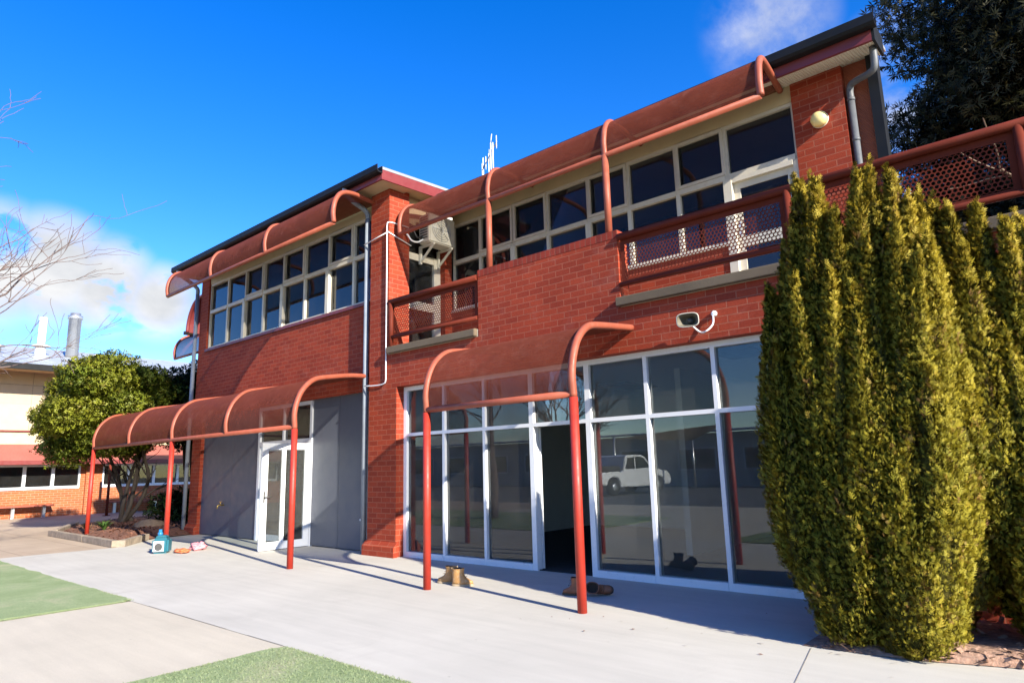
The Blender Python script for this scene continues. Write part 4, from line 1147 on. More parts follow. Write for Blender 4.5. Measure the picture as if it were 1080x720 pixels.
conifer('narrow golden cypress on the left of the clump, shading the glass', [
    (-1.93, 5.95, -1.78, 5.95, 3.85, 0.30, 0.30), (-1.70, 5.80, -1.61, 5.85, 3.78, 0.30, 0.12), (-2.02, 6.1, -1.97, 6.05, 3.30, 0.27, 0.45),
    (-1.92, 5.72, -2.02, 5.75, 2.35, 0.22, 0.35), (-1.80, 6.25, -1.75, 6.2, 3.4, 0.32, 0.2), (-1.62, 5.62, -1.68, 5.66, 1.9, 0.26, 0.04), (-2.08, 5.9, -2.1, 5.9, 2.9, 0.24, 0.5), (-1.62, 5.95, -1.56, 5.95, 3.35, 0.26, 0.2), (-1.78, 5.70, -1.80, 5.74, 2.9, 0.24, 0.06),
], base=(-1.85, 5.95, 0), seed=3)
conifer('broad golden cypress with many spires in the middle of the clump', [
    (-1.32, 5.80, -1.27, 5.9, 3.75, 0.32, 0.05), (-1.18, 5.75, -1.15, 5.9, 3.77, 0.30, 0.04), (-1.08, 5.85, -1.05, 5.95, 3.68, 0.30, 0.08),
    (-1.08, 5.80, -0.93, 5.9, 3.40, 0.28, 0.3), (-1.48, 5.74, -1.44, 5.85, 3.44, 0.26, 0.06), (-1.34, 5.60, -1.36, 5.70, 2.75, 0.22, 0.02),
    (-1.14, 5.62, -1.08, 5.68, 2.35, 0.21, 0.02), (-1.06, 5.66, -0.88, 5.72, 2.9, 0.20, 0.22), (-1.22, 5.56, -1.22, 5.6, 1.45, 0.19, 0.01), (-1.15, 6.2, -1.12, 6.2, 3.5, 0.38, 0.1), (-1.0, 5.80, -0.84, 5.86, 3.05, 0.25, 0.5), (-1.0, 5.72, -1.0, 5.78, 3.2, 0.25, 0.3), (-1.55, 5.62, -1.52, 5.68, 2.9, 0.22, 0.05), (-1.58, 5.80, -1.53, 5.84, 3.2, 0.27, 0.08), (-0.90, 6.0, -0.86, 6.0, 3.45, 0.29, 0.3), (-1.25, 5.66, -1.22, 5.76, 3.1, 0.24, 0.04),
], base=(-1.18, 5.85, 0), seed=5)
conifer('golden cypress at the right end of the clump, partly behind the broad one', [
    (-0.78, 6.45, -0.80, 6.3, 3.48, 0.30, 0.35), (-0.66, 6.40, -0.71, 6.3, 3.38, 0.32, 0.2), (-0.50, 6.35, -0.51, 6.3, 3.36, 0.33, 0.12),
    (-0.36, 6.30, -0.38, 6.3, 3.18, 0.32, 0.1), (-0.20, 6.28, -0.29, 6.3, 3.10, 0.34, 0.06), (0.05, 6.25, 0.0, 6.3, 3.2, 0.36, 0.05), (-0.42, 6.08, -0.45, 6.1, 2.3, 0.26, 0.05),
    (-0.10, 6.02, -0.12, 6.05, 2.0, 0.26, 0.04), (-0.3, 6.75, -0.3, 6.7, 3.3, 0.4, 0.1), (-0.66, 6.10, -0.63, 6.15, 3.0, 0.26, 0.7), (-0.52, 6.15, -0.53, 6.2, 2.7, 0.27, 0.1),
], base=(-0.35, 6.45, 0), seed=9)
mound('leaf_litter', [(-1.95, 5.50), (-1.24, 5.53), (-0.6, 5.74), (1.5, 6.0), (6, 6.1), (6, 7.1), (-1.75, 7.1), (-1.95, 6.4)], 0.006, 0.07, M['litter'], 'dry brown leaf litter in the bed under the cypresses', chips=2600)

def leafcloud(name, parent, blobs, n, size, tmpl, c0, c1, seed, mat, shell=0.35, droopz=0.0, gold=None):
    """leaves spread through the outer part of overlapping ellipsoid clumps. blob: (x,y,z,rx,ry,rz)"""
    rl = np.random.default_rng(seed)
    bl = np.array(blobs); wts = (bl[:, 3]*bl[:, 4]+bl[:, 4]*bl[:, 5]+bl[:, 3]*bl[:, 5]); wts /= wts.sum()
    idx = rl.choice(len(bl), n, p=wts)
    d = rl.normal(0, 1, (n, 3)); d /= np.linalg.norm(d, axis=1, keepdims=True)
    rr = 1-np.abs(rl.normal(0, shell, n)); rr = np.clip(rr, 0.1, 1.15)
    ph = rl.uniform(0, 6.28, 3)
    rr *= 1+0.12*np.sin(7*d[:, 0]+ph[0]+idx)+0.12*np.sin(8*d[:, 2]+ph[1]+idx)
    P = bl[idx, :3]+d*bl[idx, 3:]*rr[:, None]
    D = d*0.8+rl.normal(0, 0.55, (n, 3)); D[:, 2] += droopz
    S = rl.uniform(size[0], size[1], n)
    t = np.clip(0.5+0.28*np.sin(idx*1.7)+rl.normal(0, 0.16, n), 0, 1)
    C = lerpc(c0, c1, t)
    if gold is not None:
        g = rl.uniform(0, 1, n) < gold[0]; C[g] = gold[1]
    V, F, C = scatter(P, D, S, tmpl, C, rl)
    Nn = d+rl.normal(0, 0.25, d.shape); Nn[:, 2] += 0.2; Nn /= np.linalg.norm(Nn, axis=1, keepdims=True)+1e-6
    return np_mesh(name, V, F, mat, parent, C, normals=np.repeat(Nn, len(tmpl)*4, 0))

def blobs_on(c, r, n, br, seed, zmin=-1.0):
    rl = np.random.default_rng(seed); out = []
    while len(out) < n:
        d = rl.normal(0, 1, 3); d /= np.linalg.norm(d)
        if d[2] < zmin: continue
        f = rl.uniform(0.45, 0.86)
        b = rl.uniform(br[0], br[1])
        out.append((c[0]+d[0]*r[0]*f, c[1]+d[1]*r[1]*f, c[2]+d[2]*r[2]*f, b*1.1, b*1.1, b*0.8))
    return out

def branch_tree(mb, p, d, length, r, depth, rl, spread=0.6, up=0.15, nseg=5, kids=(2, 3), shrink=0.68, minr=0.004, wob=0.14):
    pts = [Vector(p)]; dd = Vector(d).normalized(); rs = [r]
    for i in range(nseg):
        dd = (dd+Vector((rl.gauss(0, wob), rl.gauss(0, wob), rl.gauss(0, wob)+up*0.2))).normalized()
        pts.append(pts[-1]+dd*(length/nseg)); rs.append(max(minr, r*(1-0.42*(i+1)/nseg)))
    mb.tube(pts, rs, 7 if r > 0.03 else 5, cap=False)
    if depth <= 0: return
    for k in range(rl.randint(*kids)+1):
        t = rl.uniform(0.35, 1.0) if k else 1.0
        i = min(nseg, max(1, int(t*nseg)))
        nd = (dd+Vector((rl.gauss(0, spread), rl.gauss(0, spread), rl.gauss(0, spread*0.7)+up))).normalized()
        branch_tree(mb, pts[i], nd, length*shrink*rl.uniform(0.8, 1.15), max(minr, rs[i]*0.72), depth-1, rl, spread, up, nseg, kids, shrink, minr, wob)

# round leafy tree in the bed
t1 = thing('round_tree', 'dense round yellow green tree with twisting trunks in the mulch bed', 'tree', (-20.8, 7.2, 0.1))
bl = blobs_on((-20.3, 6.45, 3.12), (2.1, 2.0, 1.5), 66, (0.38, 0.62), 21)
leafcloud('crown', t1, bl+[(-20.3, 6.6, 3.1, 1.4, 1.35, 1.0)], 62000, (0.05, 0.085), bunch, (0.10, 0.15, 0.014), (0.30, 0.30, 0.026), 22, M['leaf'], 0.3, gold=(0.05, (0.24, 0.2, 0.03)))
tr = MB(); rl = random.Random(5)
for k in range(5):
    a = rl.uniform(0, 6.28)
    p0 = Vector((-20.8+0.16*math.cos(a), 7.2+0.16*math.sin(a), 0.08))
    q = Vector((-20.6+rl.uniform(-0.5, 0.5), 6.95+rl.uniform(-0.55, 0.45), 2.2))
    pts = catmull([p0, p0.lerp(q, 0.25)+Vector((rl.gauss(0, .12), rl.gauss(0, .16), 0)), p0.lerp(q, 0.6)+Vector((rl.gauss(0, .15), rl.gauss(0, .2), 0)), q, q+Vector((0, rl.gauss(0, .3), 0.8))], 4)
    tr.tube(pts, [0.062-0.03*i/(len(pts)-1) for i in range(len(pts))], 8)
    for j in (5, 8, 11):
        branch_tree(tr, pts[j], Vector((rl.gauss(0, .5), rl.gauss(0, .6), 0.7)), 0.8, 0.028, 1, rl, 0.5, 0.2, 4)
tr.build('trunk', M['barkdark'], t1)
t2 = thing('round_tree', 'darker leafy tree behind the canopy end, touching the brick corner', 'tree', (-19.6, 9.2, 0.1))
leafcloud('crown', t2, blobs_on((-20.5, 8.5, 3.3), (1.6, 1.5, 1.5), 38, (0.4, 0.6), 31)+[(-20.4, 8.75, 3.1, 1.1, 1.0, 1.0)], 16000, (0.06, 0.11), bunch, (0.022, 0.042, 0.012), (0.05, 0.075, 0.016), 32, M['leaf'], 0.3)
tr = MB(); rl = random.Random(15)
for k in range(3):
    p0 = Vector((-19.9+0.1*k, 8.6+0.1*k, 0.08)); q = Vector((-20.4+0.5*k-0.5, 8.7, 2.4))
    tr.tube(catmull([p0, p0.lerp(q, 0.4)+Vector((0.05, -0.08, 0)), q, q+Vector((0, 0.2, 0.6))], 4), 0.05, 8)
tr.build('trunk', M['barkdark'], t2)

# strappy clumps and a low dark shrub
def strap(label, c, n, h, c0, c1, seed):
    root = thing('strappy_plant', label, 'plant', c)
    rl = np.random.default_rng(seed); V = []; F = []; C = []
    for i in range(n):
        a = rl.uniform(0, 6.28); l = h*rl.uniform(0.6, 1.1); out_ = rl.uniform(0.3, 0.9)*l; w_ = rl.uniform(0.012, 0.02)
        s = np.array([-math.sin(a), math.cos(a), 0])*w_; dirv = np.array([math.cos(a), math.sin(a), 0])
        pts = [np.array(c)+dirv*(out_*t**1.6)+np.array([0, 0, l*(t*1.25-0.55*t*t)]) for t in (0, 0.35, 0.7, 1.0)]
        ws = (1, 1, 0.75, 0.1); b = len(V)
        for p, k in zip(pts, ws): V += [p-s*k, p+s*k]
        for k in range(3): F.append((b+2*k, b+2*k+1, b+2*k+3, b+2*k+2))
        t = rl.uniform(0, 1); C += [np.array(c0)*(1-t)+np.array(c1)*t]*8
    np_mesh('leaves', np.array(V), np.array(F), M['leaf'], root, np.array(C))
    return root
strap('bright green strappy clump in the mulch right of the first red post', (-18.25, 5.85, 0.1), 70, 0.36, (0.04, 0.09, 0.02), (0.1, 0.17, 0.035), 1)
strap('yellowing strappy clump in the mulch left of the first red post', (-18.85, 5.65, 0.08), 45, 0.3, (0.12, 0.11, 0.03), (0.2, 0.17, 0.06), 2)
sh = thing('low_shrub', 'low dark green shrub in the shade behind the tree trunks', 'shrub', (-19.9, 8.2, 0.1))
leafcloud('foliage', sh, [(-19.9, 8.15, 0.55, 0.6, 0.75, 0.5), (-19.6, 8.9, 0.6, 0.6, 0.6, 0.55), (-19.2, 8.1, 0.4, 0.35, 0.35, 0.35)], 2600, (0.06, 0.11), bunch, (0.03, 0.06, 0.015), (0.07, 0.11, 0.02), 41, M['leaf'], 0.4)
MB().tube([(-19.9, 8.2, 0.08), (-19.88, 8.2, 0.45)], 0.03, 7).build('stem', M['barkdark'], sh)
rk = MB(); lp = []
for i in range(7):
    v = i/6*math.pi*0.96+0.02; l = []
    for k in range(12):
        a = 2*math.pi*k/12; d = Vector((math.sin(v)*math.cos(a), math.sin(v)*math.sin(a), math.cos(v)))
        f_ = 1+0.3*mnoise.noise(d*1.6); l.append((-18.3+0.32*d.x*f_, 6.9+0.4*d.y*f_, 0.14+0.19*d.z*f_))
    lp.append(l)
tag(loft(lp).build('garden_rock', M['bark']), 'brown rock lying in the mulch beside the tree trunks', 'rock')

# large evergreen behind the balcony
t3 = thing('evergreen_tree', 'large dark evergreen tree with drooping leaves rising behind the balcony', 'tree', (1.6, 17.5, 0))
bl = blobs_on((1.3, 17.5, 9.0), (4.9, 3.8, 5.2), 95, (0.7, 1.25), 51)+blobs_on((-0.6, 17.3, 5.4), (3.0, 2.2, 2.2), 34, (0.7, 1.1), 53)+[(-1.9, 17.3, 5.3, 1.7, 1.4, 1.7), (-2.0, 17.3, 6.9, 1.3, 1.2, 1.4), (-1.0, 17.2, 4.0, 2.0, 1.4, 1.2), (0.6, 17.2, 4.6, 2.0, 1.4, 1.4)]
leafcloud('crown', t3, bl+[(1.8, 17.5, 8.6, 3.2, 2.8, 3.8), (1.5, 17.3, 4.8, 3.6, 2.6, 1.6), (-0.6, 17.3, 6.3, 2.1, 1.6, 1.9), (-0.4, 17.3, 4.6, 2.4, 1.6, 1.5), (2.5, 17.3, 4.6, 2.4, 1.6, 1.6)], 125000, (0.10, 0.20), droop, (0.018, 0.022, 0.010), (0.065, 0.062, 0.026), 52, M['leaf'], 0.32, droopz=-0.5, gold=(0.05, (0.13, 0.11, 0.045)))
tr = MB(); rl = random.Random(8)
tr.tube(catmull([(1.6, 17.5, 0), (1.5, 17.5, 2), (1.7, 17.5, 5), (1.5, 17.4, 9)], 4), [0.32-0.018*i for i in range(13)], 10)
for k in range(12):
    a = rl.uniform(0, 6.28); z = rl.uniform(3.5, 9)
    branch_tree(tr, (1.6, 17.5, z), (math.cos(a), math.sin(a), 0.5), 2.6, 0.09, 2, rl, 0.45, 0.1, 5)
tr.build('trunk', M['bark'], t3)

# leafless tree just outside the left edge of the view
bt = thing('bare_tree', 'leafless tree whose thin bare branches reach in from the left edge', 'tree', (-12.9, 0.9, 0))
tr = MB(); rl = random.Random(23)
trunk = catmull([(-12.9, 0.9, 0), (-12.85, 0.9, 1.0), (-12.9, 0.95, 1.9), (-12.85, 1.0, 3.2)], 4)
tr.tube(trunk, [0.14-0.005*i for i in range(len(trunk))], 12)
tro = tr.build('trunk', M['twig'], bt)
tr = MB()
for (z, d, l, r_) in ((2.8, (0.2, 0.8, 0.7), 1.9, 0.035), (2.7, (0.5, 0.9, 0.45), 1.7, 0.032), (2.4, (0.1, 1.0, 0.4), 1.8, 0.032), (2.8, (0.3, 0.6, 1.1), 2.1, 0.035), (2.5, (0.55, 0.75, 0.75), 1.8, 0.032), (2.8, (0.0, 0.55, 1.2), 2.2, 0.035),
                      (2.8, (-0.4, -0.7, 0.8), 1.8, 0.035), (2.6, (0.6, -0.5, 0.8), 1.6, 0.035), (2.6, (-0.9, 0.1, 0.7), 1.8, 0.032), (3.1, (0.25, 0.5, 1.3), 2.5, 0.035), (3.1, (0.3, 0.75, 1.1), 2.4, 0.033), (3.0, (0.15, 0.62, 0.95), 2.3, 0.033)):
    branch_tree(tr, (-12.85, 1.0, z), d, l, r_*0.72, 3, rl, 0.40, 0.05, 6, (1, 3), 0.6, 0.0036, 0.15)
tr.build('branches', M['twig'], bt)

# ------------------------------------------------------------------ building on the far left (faces +X)
LBd = thing('classroom_building', 'orange brick and cream building with grey roof behind the round tree', 'building', (-30, 8, 0))
XB = -30.0
w = MB()
w.box(XB-0.25, XB, -6, 26, 0.0, 1.0); w.box(XB-0.25, XB, 8.62, 9.40, 1.0, 1.92); w.box(XB-0.25, XB, 14.2, 26, 1.0, 1.92)
w.box(XB, XB+0.12, 8.80, 9.04, 0.0, 1.92)
w.build('wall', M['brick_orange'], LBd)
w = MB()
w.box(XB-0.25, XB-0.02, -6, 26, 1.92, 3.11); w.box(XB-0.25, XB-0.02, -6, 26, 3.17, 4.13)
w.build('upper_wall', M['cream'], LBd)
M['tanband'] = paint('tan_band', (0.42, 0.32, 0.21), 0.6, var=0.06)
MB().box(XB-0.25, XB-0.015, -6, 26, 4.13, 5.42).build('upper_panel', M['tanband'], LBd)  # wall takes a tan tone above the cream part
MB().box(XB-0.25, XB+0.05, -6, 26, 3.111, 3.169).build('band', M['fascia'], LBd)
j = MB()
for y in np.arange(-5.4, 26, 1.22): j.box(XB-0.02, XB-0.008, y-0.008, y+0.008, 3.17, 5.33)
j.box(XB-0.02, XB-0.007, -6, 26, 4.84, 4.858)
j.build('cover_strip', M['timber'], LBd)
for (a, b, nn) in ((-2.2, 8.62, 12), (9.40, 14.2, 5)):
    st = (b-a)/nn
    for k in range(nn):
        y0, y1 = a+k*st, a+(k+1)*st
        f = MB(); q = 0.05
        f.box(XB-0.12, XB+0.02, y0, y0+q, 1.002, 1.9); f.box(XB-0.12, XB+0.02, y1-q, y1, 1.002, 1.9); f.box(XB-0.12, XB+0.02, y0+q, y1-q, 1.83, 1.9); f.box(XB-0.12, XB+0.04, y0+q, y1-q, 1.002, 1.1)
        o = f.build('window', M['white'], LBd)
        MB().box(XB-0.06, XB-0.052, y0+q, y1-q, 1.1, 1.83).build('pane', M['glassdark'], o)
MB().box(XB-3.2, XB-3.1, -6, 26, 0, 2.6).build('interior_wall', M['indark'], LBd)
MB().hexa([(XB-0.02, -6, 2.62), (XB+0.75, -6, 2.02), (XB+0.75, 26, 2.02), (XB-0.02, 26, 2.62)], [(XB-0.02, -6, 2.66), (XB+0.75, -6, 2.06), (XB+0.75, 26, 2.06), (XB-0.02, 26, 2.66)]).build('awning', M['awning'], LBd)
ab = MB()
for y in np.arange(-5.5, 26, 0.92): ab.box(XB-0.02, XB+0.74, y-0.012, y+0.012, 1.94, 1.97); ab.box(XB+0.72, XB+0.75, y-0.012, y+0.012, 1.97, 2.02)
ab.build('awning_bracket', M['awning'], LBd)
MB().box(XB+0.752, XB+0.77, -6, 26, 1.90, 2.05).build('awning_edge', M['fascia'], LBd)
MB().box(XB-0.02, XB+1.4, -6, 26, 5.33, 5.35).build('soffit', M['cream'], LBd)
MB().box(XB+1.40, XB+1.54, -6.2, 26, 5.24, 5.45).build('gutter', M['gutter'], LBd)
MB().hexa([(XB+1.42, -6.2, 5.40), (XB+1.42, 26, 5.40), (XB-6, 26, 7.2), (XB-6, -6.2, 7.2)], [(XB+1.42, -6.2, 5.44), (XB+1.42, 26, 5.44), (XB-6, 26, 7.25), (XB-6, -6.2, 7.25)]).build('roof', M['zinc'], LBd)
MB().lathe([(0.19, 5.95), (0.19, 6.75), (0.14, 6.75), (0.14, 8.05)], (XB-2.8, 7.55, 0), 16).lathe([(0.34, 6.80), (0.34, 6.84)], (XB-2.8, 7.55, 0), 16).build('flue', M['flue'], LBd)
MB().lathe([(0.24, 6.0), (0.24, 8.15), (0.28, 8.15), (0.28, 8.28), (0.2, 8.30), (0.2, 8.4)], (XB-2.8, 8.7, 0), 18).build('flue', M['steel'], LBd)
for (y, x) in ((6.0, -2.0), (9.4, -2.2), (9.9, -2.4)):
    MB().lathe([(0.08, 6.0), (0.08, 6.52), (0.2, 6.52), (0.16, 6.60)], (XB+x, y, 0), 12).build('roof_vent', M['steel'], LBd)

def bench(label, y0, y1, legs):
    root = thing('wall_bench', label, 'bench', (XB+0.35, (y0+y1)/2, 0), 'benches along the orange brick wall')
    MB().box(XB+0.15, XB+0.52, y0, y1, 0.40, 0.46).build('seat', M['benchred'], root)
    for y in legs: MB().box(XB+0.28, XB+0.40, y-0.05, y+0.05, 0.0, 0.40).build('leg', M['steel'], root)
bench('long red brown bench against the orange brick wall, left of the pilaster', 4.2, 7.72, (4.6, 5.55, 6.5, 7.45))
bench('red brown bench against the orange brick wall behind the tree trunks', 9.5, 11.6, (9.8, 11.3))
rp = thing('red_post', 'thin dark red post standing before the pilaster of the orange brick wall', 'post', (-27.8, 9.0, 0))
MB().tube([(-27.8, 8.95, 0), (-27.8, 8.95, 2.25)], 0.05, 10).build('shaft', M['rail'], rp)
MB().box(-27.9, -27.7, 8.85, 9.05, 0, 0.02).build('foot_plate', M['rail'], rp)

# ------------------------------------------------------------------ across the car park (seen in the glass)
ut = thing('utility_truck', 'white dual cab utility truck parked beyond the lawn, mirrored in the glass', 'truck', (-17.3, -12.6, 0))
ORG[ut.name] = Vector((0, 0, 0))
side = [(-2.6, 0.55), (-2.6, 1.02), (-0.85, 1.04), (-0.80, 1.10), (-0.66, 1.70), (-0.45, 1.78), (0.45, 1.77), (0.68, 1.70), (1.28, 1.15), (1.6, 1.10), (2.3, 1.0), (2.48, 0.88), (2.56, 0.62), (2.52, 0.42), (1.97, 0.40), (1.94, 0.60), (1.80, 0.76), (1.55, 0.82), (1.30, 0.76), (1.16, 0.60), (1.13, 0.36), (-1.03, 0.36), (-1.06, 0.60), (-1.20, 0.76), (-1.45, 0.82), (-1.70, 0.76), (-1.84, 0.60), (-1.87, 0.45)]
MB().prism(side, lambda u, v, t: (u, t, v), -0.90, 0.90).build('body', M['carwhite'], ut, bevel=0.035)
for s in (-1, 1):
    for poly in ([(-0.66, 1.16), (-0.52, 1.64), (-0.05, 1.68), (-0.05, 1.16)], [(0.03, 1.16), (0.03, 1.68), (0.42, 1.68), (0.62, 1.62), (1.05, 1.20)]):
        MB().prism(poly, lambda u, v, t: (u, t, v), s*0.902, s*0.91).build('side_window', M['carglass'], ut)
MB().hexa([(0.72, -0.78, 1.66), (0.72, 0.78, 1.66), (1.22, 0.8, 1.20), (1.22, -0.8, 1.20)], [(0.75, -0.78, 1.68), (0.75, 0.78, 1.68), (1.25, 0.8, 1.22), (1.25, -0.8, 1.22)]).build('windscreen', M['carglass'], ut)
for x in (-1.45, 1.55):
    for s in (-1, 1):
        o = MB().lathe([(0.22, -0.12), (0.36, -0.11), (0.37, 0), (0.36, 0.11), (0.22, 0.12)], (x, s*0.80, 0.37), 24, 'y').build('wheel', M['tyre'], ut)
        MB().lathe([(0.20, -0.01), (0.215, 0.0), (0.10, 0.02), (0.05, 0.03)], (x, s*0.925-0.01, 0.37), 20, 'y').build('rim', M['steel'], o)
MB().box(-2.55, -0.88, -0.84, 0.84, 1.045, 1.30).build('tray_load', M['black'], ut, bevel=0.06)
for s in (-1, 1):
    MB().box(2.46, 2.53, s*0.6-0.16, s*0.6+0.16, 0.70, 0.84).build('headlight', M['steel'], ut)
    MB().box(-2.57, -2.545, s*0.78-0.07, s*0.78+0.07, 0.62, 0.92).build('tail_light', M['post'], ut)
ut.rotation_euler = (0, 0, R(-80))

M['slate'] = paint('grey_cladding', (0.38, 0.38, 0.375), 0.7)
hb = thing('low_building', 'long low grey building across the car park, mirrored in the glass', 'building', (-22, -22, 0))
MB().box(-48, -6, -24, -22, 0, 3.0).build('wall', M['slate'], hb)
MB().hexa([(-49, -26, 3.3), (-5, -26, 3.3), (-5, -21.2, 3.02), (-49, -21.2, 3.02)], [(-49, -26, 3.4), (-5, -26, 3.4), (-5, -21.2, 3.12), (-49, -21.2, 3.12)]).build('roof', M['roof'], hb)
for k in range(10):
    x = -46+k*4
    o = MB().box(x-1.2, x+1.2, -22, -21.94, 0.9, 0.98).box(x-1.2, x+1.2, -22, -21.94, 2.12, 2.2).box(x-1.2, x-1.12, -22, -21.94, 0.98, 2.12).box(x+1.12, x+1.2, -22, -21.94, 0.98, 2.12).build('window', M['white'], hb)
    MB().box(x-1.12, x+1.12, -21.99, -21.975, 0.98, 2.12).build('pane', M['carglass'], o)
ss = thing('shade_sail', 'tan triangular shade sail on posts across the car park, mirrored in the glass', 'shade sail', (-16, -15, 0))
vs = []; fs = []; n = 10
A, Bp, Cp = Vector((-18.5, -14, 2.6)), Vector((-13.0, -15, 3.1)), Vector((-16.5, -18.5, 2.5))
ix = {}
for i in range(n+1):
    for j_ in range(n+1-i):
        a, b = i/n, j_/n; c_ = 1-a-b
        ix[(i, j_)] = len(vs); q = A*a+Bp*b+Cp*c_; q.z -= 1.2*a*b*c_*4; vs.append(q)
for i in range(n):
    for j_ in range(n-i):
        fs.append((ix[(i, j_)], ix[(i+1, j_)], ix[(i, j_+1)]))
        if (i+1, j_+1) in ix and i+j_+2 <= n: fs.append((ix[(i+1, j_)], ix[(i+1, j_+1)], ix[(i, j_+1)]))
MB().add(vs, fs, True).build('sail', M['sail'], ss, recalc=False)
for q in (A, Bp, Cp): MB().tube([(q.x, q.y, 0), (q.x, q.y, q.z+0.1)], 0.06, 10).build('post', M['steel'], ss)
bt2 = thing('bare_tree', 'leafless tree beside the car park, mirrored in the glass', 'tree', (-19, -10.5, 0))
tr = MB(); rl = random.Random(31)
tr.tube([(-19, -10.5, 0), (-19, -10.45, 1.5), (-18.95, -10.4, 2.5)], [0.16, 0.14, 0.11], 10)
tr.build('trunk', M['twig'], bt2)
tr = MB()
for k in range(7):
    a = k*0.9
    branch_tree(tr, (-18.95, -10.4, 2.4), (0.6*math.cos(a), 0.6*math.sin(a), 0.9), 2.0, 0.06, 3, rl, 0.42, 0.1, 5, (2, 3), 0.66, 0.008)
tr.build('branches', M['twig'], bt2)

# ------------------------------------------------------------------ camera
yaw, pitch, roll = R(41.22), R(10.6), R(-1.49)
F_ = Vector((-math.sin(yaw)*math.cos(pitch), math.cos(yaw)*math.cos(pitch), math.sin(pitch)))
R0 = Vector((math.cos(yaw), math.sin(yaw), 0)); U0 = R0.cross(F_)
Rx = R0*math.cos(roll)+U0*math.sin(roll); Ux = -R0*math.sin(roll)+U0*math.cos(roll)
cam = bpy.data.cameras.new('camera'); co = bpy.data.objects.new('camera', cam); COL.objects.link(co)
mw = Matrix((Rx, Ux, -F_)).transposed().to_4x4(); mw.translation = Vector((0, 0, 1.40))
co.matrix_world = mw
cam.sensor_width = 36; cam.lens = 702/1080*36; cam.clip_start = 0.05; cam.clip_end = 2000
scene.camera = co

# ------------------------------------------------------------------ sun and sky
SUN = Vector((1.0, -0.195, 0.478)).normalized()
sl = bpy.data.lights.new('sun', 'SUN'); sl.energy = 5.0; sl.angle = R(0.53); sl.color = (1.0, 0.93, 0.79)
so_ = bpy.data.objects.new('sun', sl); COL.objects.link(so_)
so_.rotation_euler = SUN.to_track_quat('Z', 'Y').to_euler()
elev = math.asin(SUN.z); az = math.atan2(SUN.x, SUN.y)      # clockwise from +Y
W = bpy.data.worlds.new('World'); scene.world = W; W.use_nodes = True
nt = W.node_tree; nt.nodes.clear()
wo = N(nt, 'ShaderNodeOutputWorld'); bg = N(nt, 'ShaderNodeBackground'); bg.inputs[1].default_value = 0.13
sky = N(nt, 'ShaderNodeTexSky'); sky.sky_type = 'NISHITA'; sky.sun_disc = False
sky.sun_elevation = elev; sky.sun_rotation = az; sky.air_density = 1.0; sky.dust_density = 0.3; sky.ozone_density = 3.0; sky.altitude = 600
hs = N(nt, 'ShaderNodeHueSaturation'); hs.inputs['Saturation'].default_value = 1.38; hs.inputs['Hue'].default_value = 0.517; L(nt, sky.outputs[0], hs.inputs['Color'])
# clouds: noise on the direction, gathered round a few bearings
tc = N(nt, 'ShaderNodeTexCoord')
def dmask(d, inner, outer):
    v = N(nt, 'ShaderNodeVectorMath', operation='DOT_PRODUCT'); L(nt, tc.outputs['Generated'], v.inputs[0]); v.inputs[1].default_value = Vector(d).normalized()
    mr = N(nt, 'ShaderNodeMapRange'); mr.interpolation_type = 'SMOOTHSTEP'
    mr.inputs['From Min'].default_value = math.cos(R(outer)); mr.inputs['From Max'].default_value = math.cos(R(inner))
    L(nt, v.outputs['Value'], mr.inputs[0]); return mr.outputs[0]
def cloud(scale, zsq, lo, hi, seed, detail=9, rough=0.55):
    mp = N(nt, 'ShaderNodeMapping'); mp.inputs['Scale'].default_value = (scale, scale, scale*zsq); mp.inputs['Location'].default_value = (seed, seed*0.7, 0)
    L(nt, tc.outputs['Generated'], mp.inputs[0])
    n_ = N(nt, 'ShaderNodeTexNoise'); n_.inputs['Scale'].default_value = 1; n_.inputs['Detail'].default_value = detail; n_.inputs['Roughness'].default_value = rough
    n_.inputs['Distortion'].default_value = 0.25
    L(nt, mp.outputs[0], n_.inputs['Vector'])
    mr = N(nt, 'ShaderNodeMapRange'); mr.interpolation_type = 'SMOOTHSTEP'; mr.inputs['From Min'].default_value = lo; mr.inputs['From Max'].default_value = hi
    L(nt, n_.outputs[0], mr.inputs[0]); return mr.outputs[0]
def math2(op, a, b):
    m_ = N(nt, 'ShaderNodeMath', operation=op); m_.use_clamp = True
    for i, v in enumerate((a, b)):
        if isinstance(v, (int, float)): m_.inputs[i].default_value = v
        else: L(nt, v, m_.inputs[i])
    return m_.outputs[0]
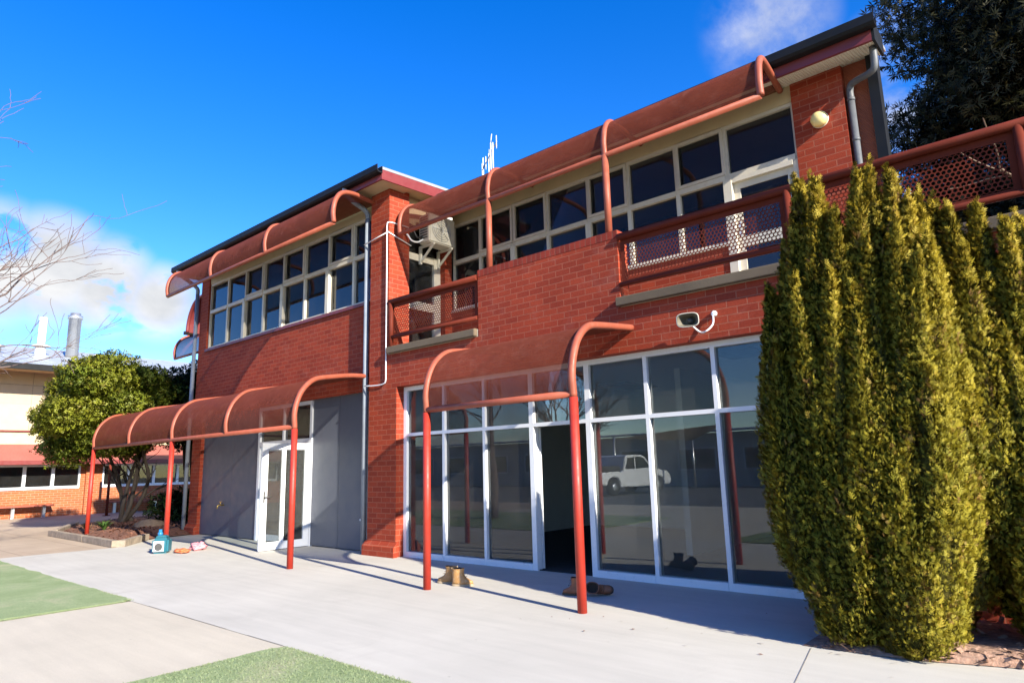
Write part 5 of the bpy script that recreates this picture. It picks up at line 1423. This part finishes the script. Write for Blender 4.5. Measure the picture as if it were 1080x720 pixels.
CL = {'q1': ((-0.955, 0.165, 0.25), 1.5, 5.2), 'q2': ((-0.943, 0.22, 0.253), 1.5, 5.0), 'q3': ((-0.93, 0.275, 0.24), 1.0, 4.4), 'q4': ((-0.913, 0.335, 0.225), 0.6, 3.6), 'wisp': ((-0.25, 0.798, 0.548), 0.5, 5.5), 'wisp2': ((-0.135, 0.885, 0.45), 1, 6), 'back': ((-0.74, -0.66, 0.10), 3, 13)}
c1 = math2('MULTIPLY', cloud(14, 1.7, 0.30, 0.47, 3.1), math2('MAXIMUM', math2('MAXIMUM', dmask(*CL['q1']), dmask(*CL['q2'])), math2('MAXIMUM', dmask(*CL['q3']), dmask(*CL['q4']))))
c2 = math2('MULTIPLY', cloud(6, 0.7, 0.40, 0.75, 1.7, 10, 0.6), dmask(*CL['wisp']))
c2 = math2('MULTIPLY', c2, 0.8)
c3 = math2('MULTIPLY', cloud(7, 1.2, 0.38, 0.7, 5.3, 10, 0.6), dmask(*CL['wisp2']))
c4_ = math2('MULTIPLY', cloud(4, 1.8, 0.42, 0.6, 7.9), dmask(*CL['back']))
tot = math2('MAXIMUM', math2('MAXIMUM', c1, c2), math2('MAXIMUM', c3, c4_))
shade = ramp(nt, cloud(8, 1.7, 0.3, 0.7, 9.4, 6), [(0.0, (2.1, 2.18, 2.32)), (1.0, (3.0, 3.0, 3.02))])
mx = N(nt, 'ShaderNodeMix'); mx.data_type = 'RGBA'; L(nt, tot, mx.inputs[0]); L(nt, hs.outputs[0], mx.inputs[6]); L(nt, shade.outputs[0], mx.inputs[7])
L(nt, mx.outputs[2], bg.inputs[0]); L(nt, bg.outputs[0], wo.inputs[0])

scene.view_settings.view_transform = 'Standard'; scene.view_settings.look = 'None'; scene.view_settings.gamma = 1.0
scene.view_settings.exposure = 1.38; scene.view_settings.use_curve_mapping = False
scene.cycles.max_bounces = 8; scene.cycles.transparent_max_bounces = 24; scene.cycles.glossy_bounces = 4
scene.cycles.caustics_reflective = False; scene.cycles.caustics_refractive = False
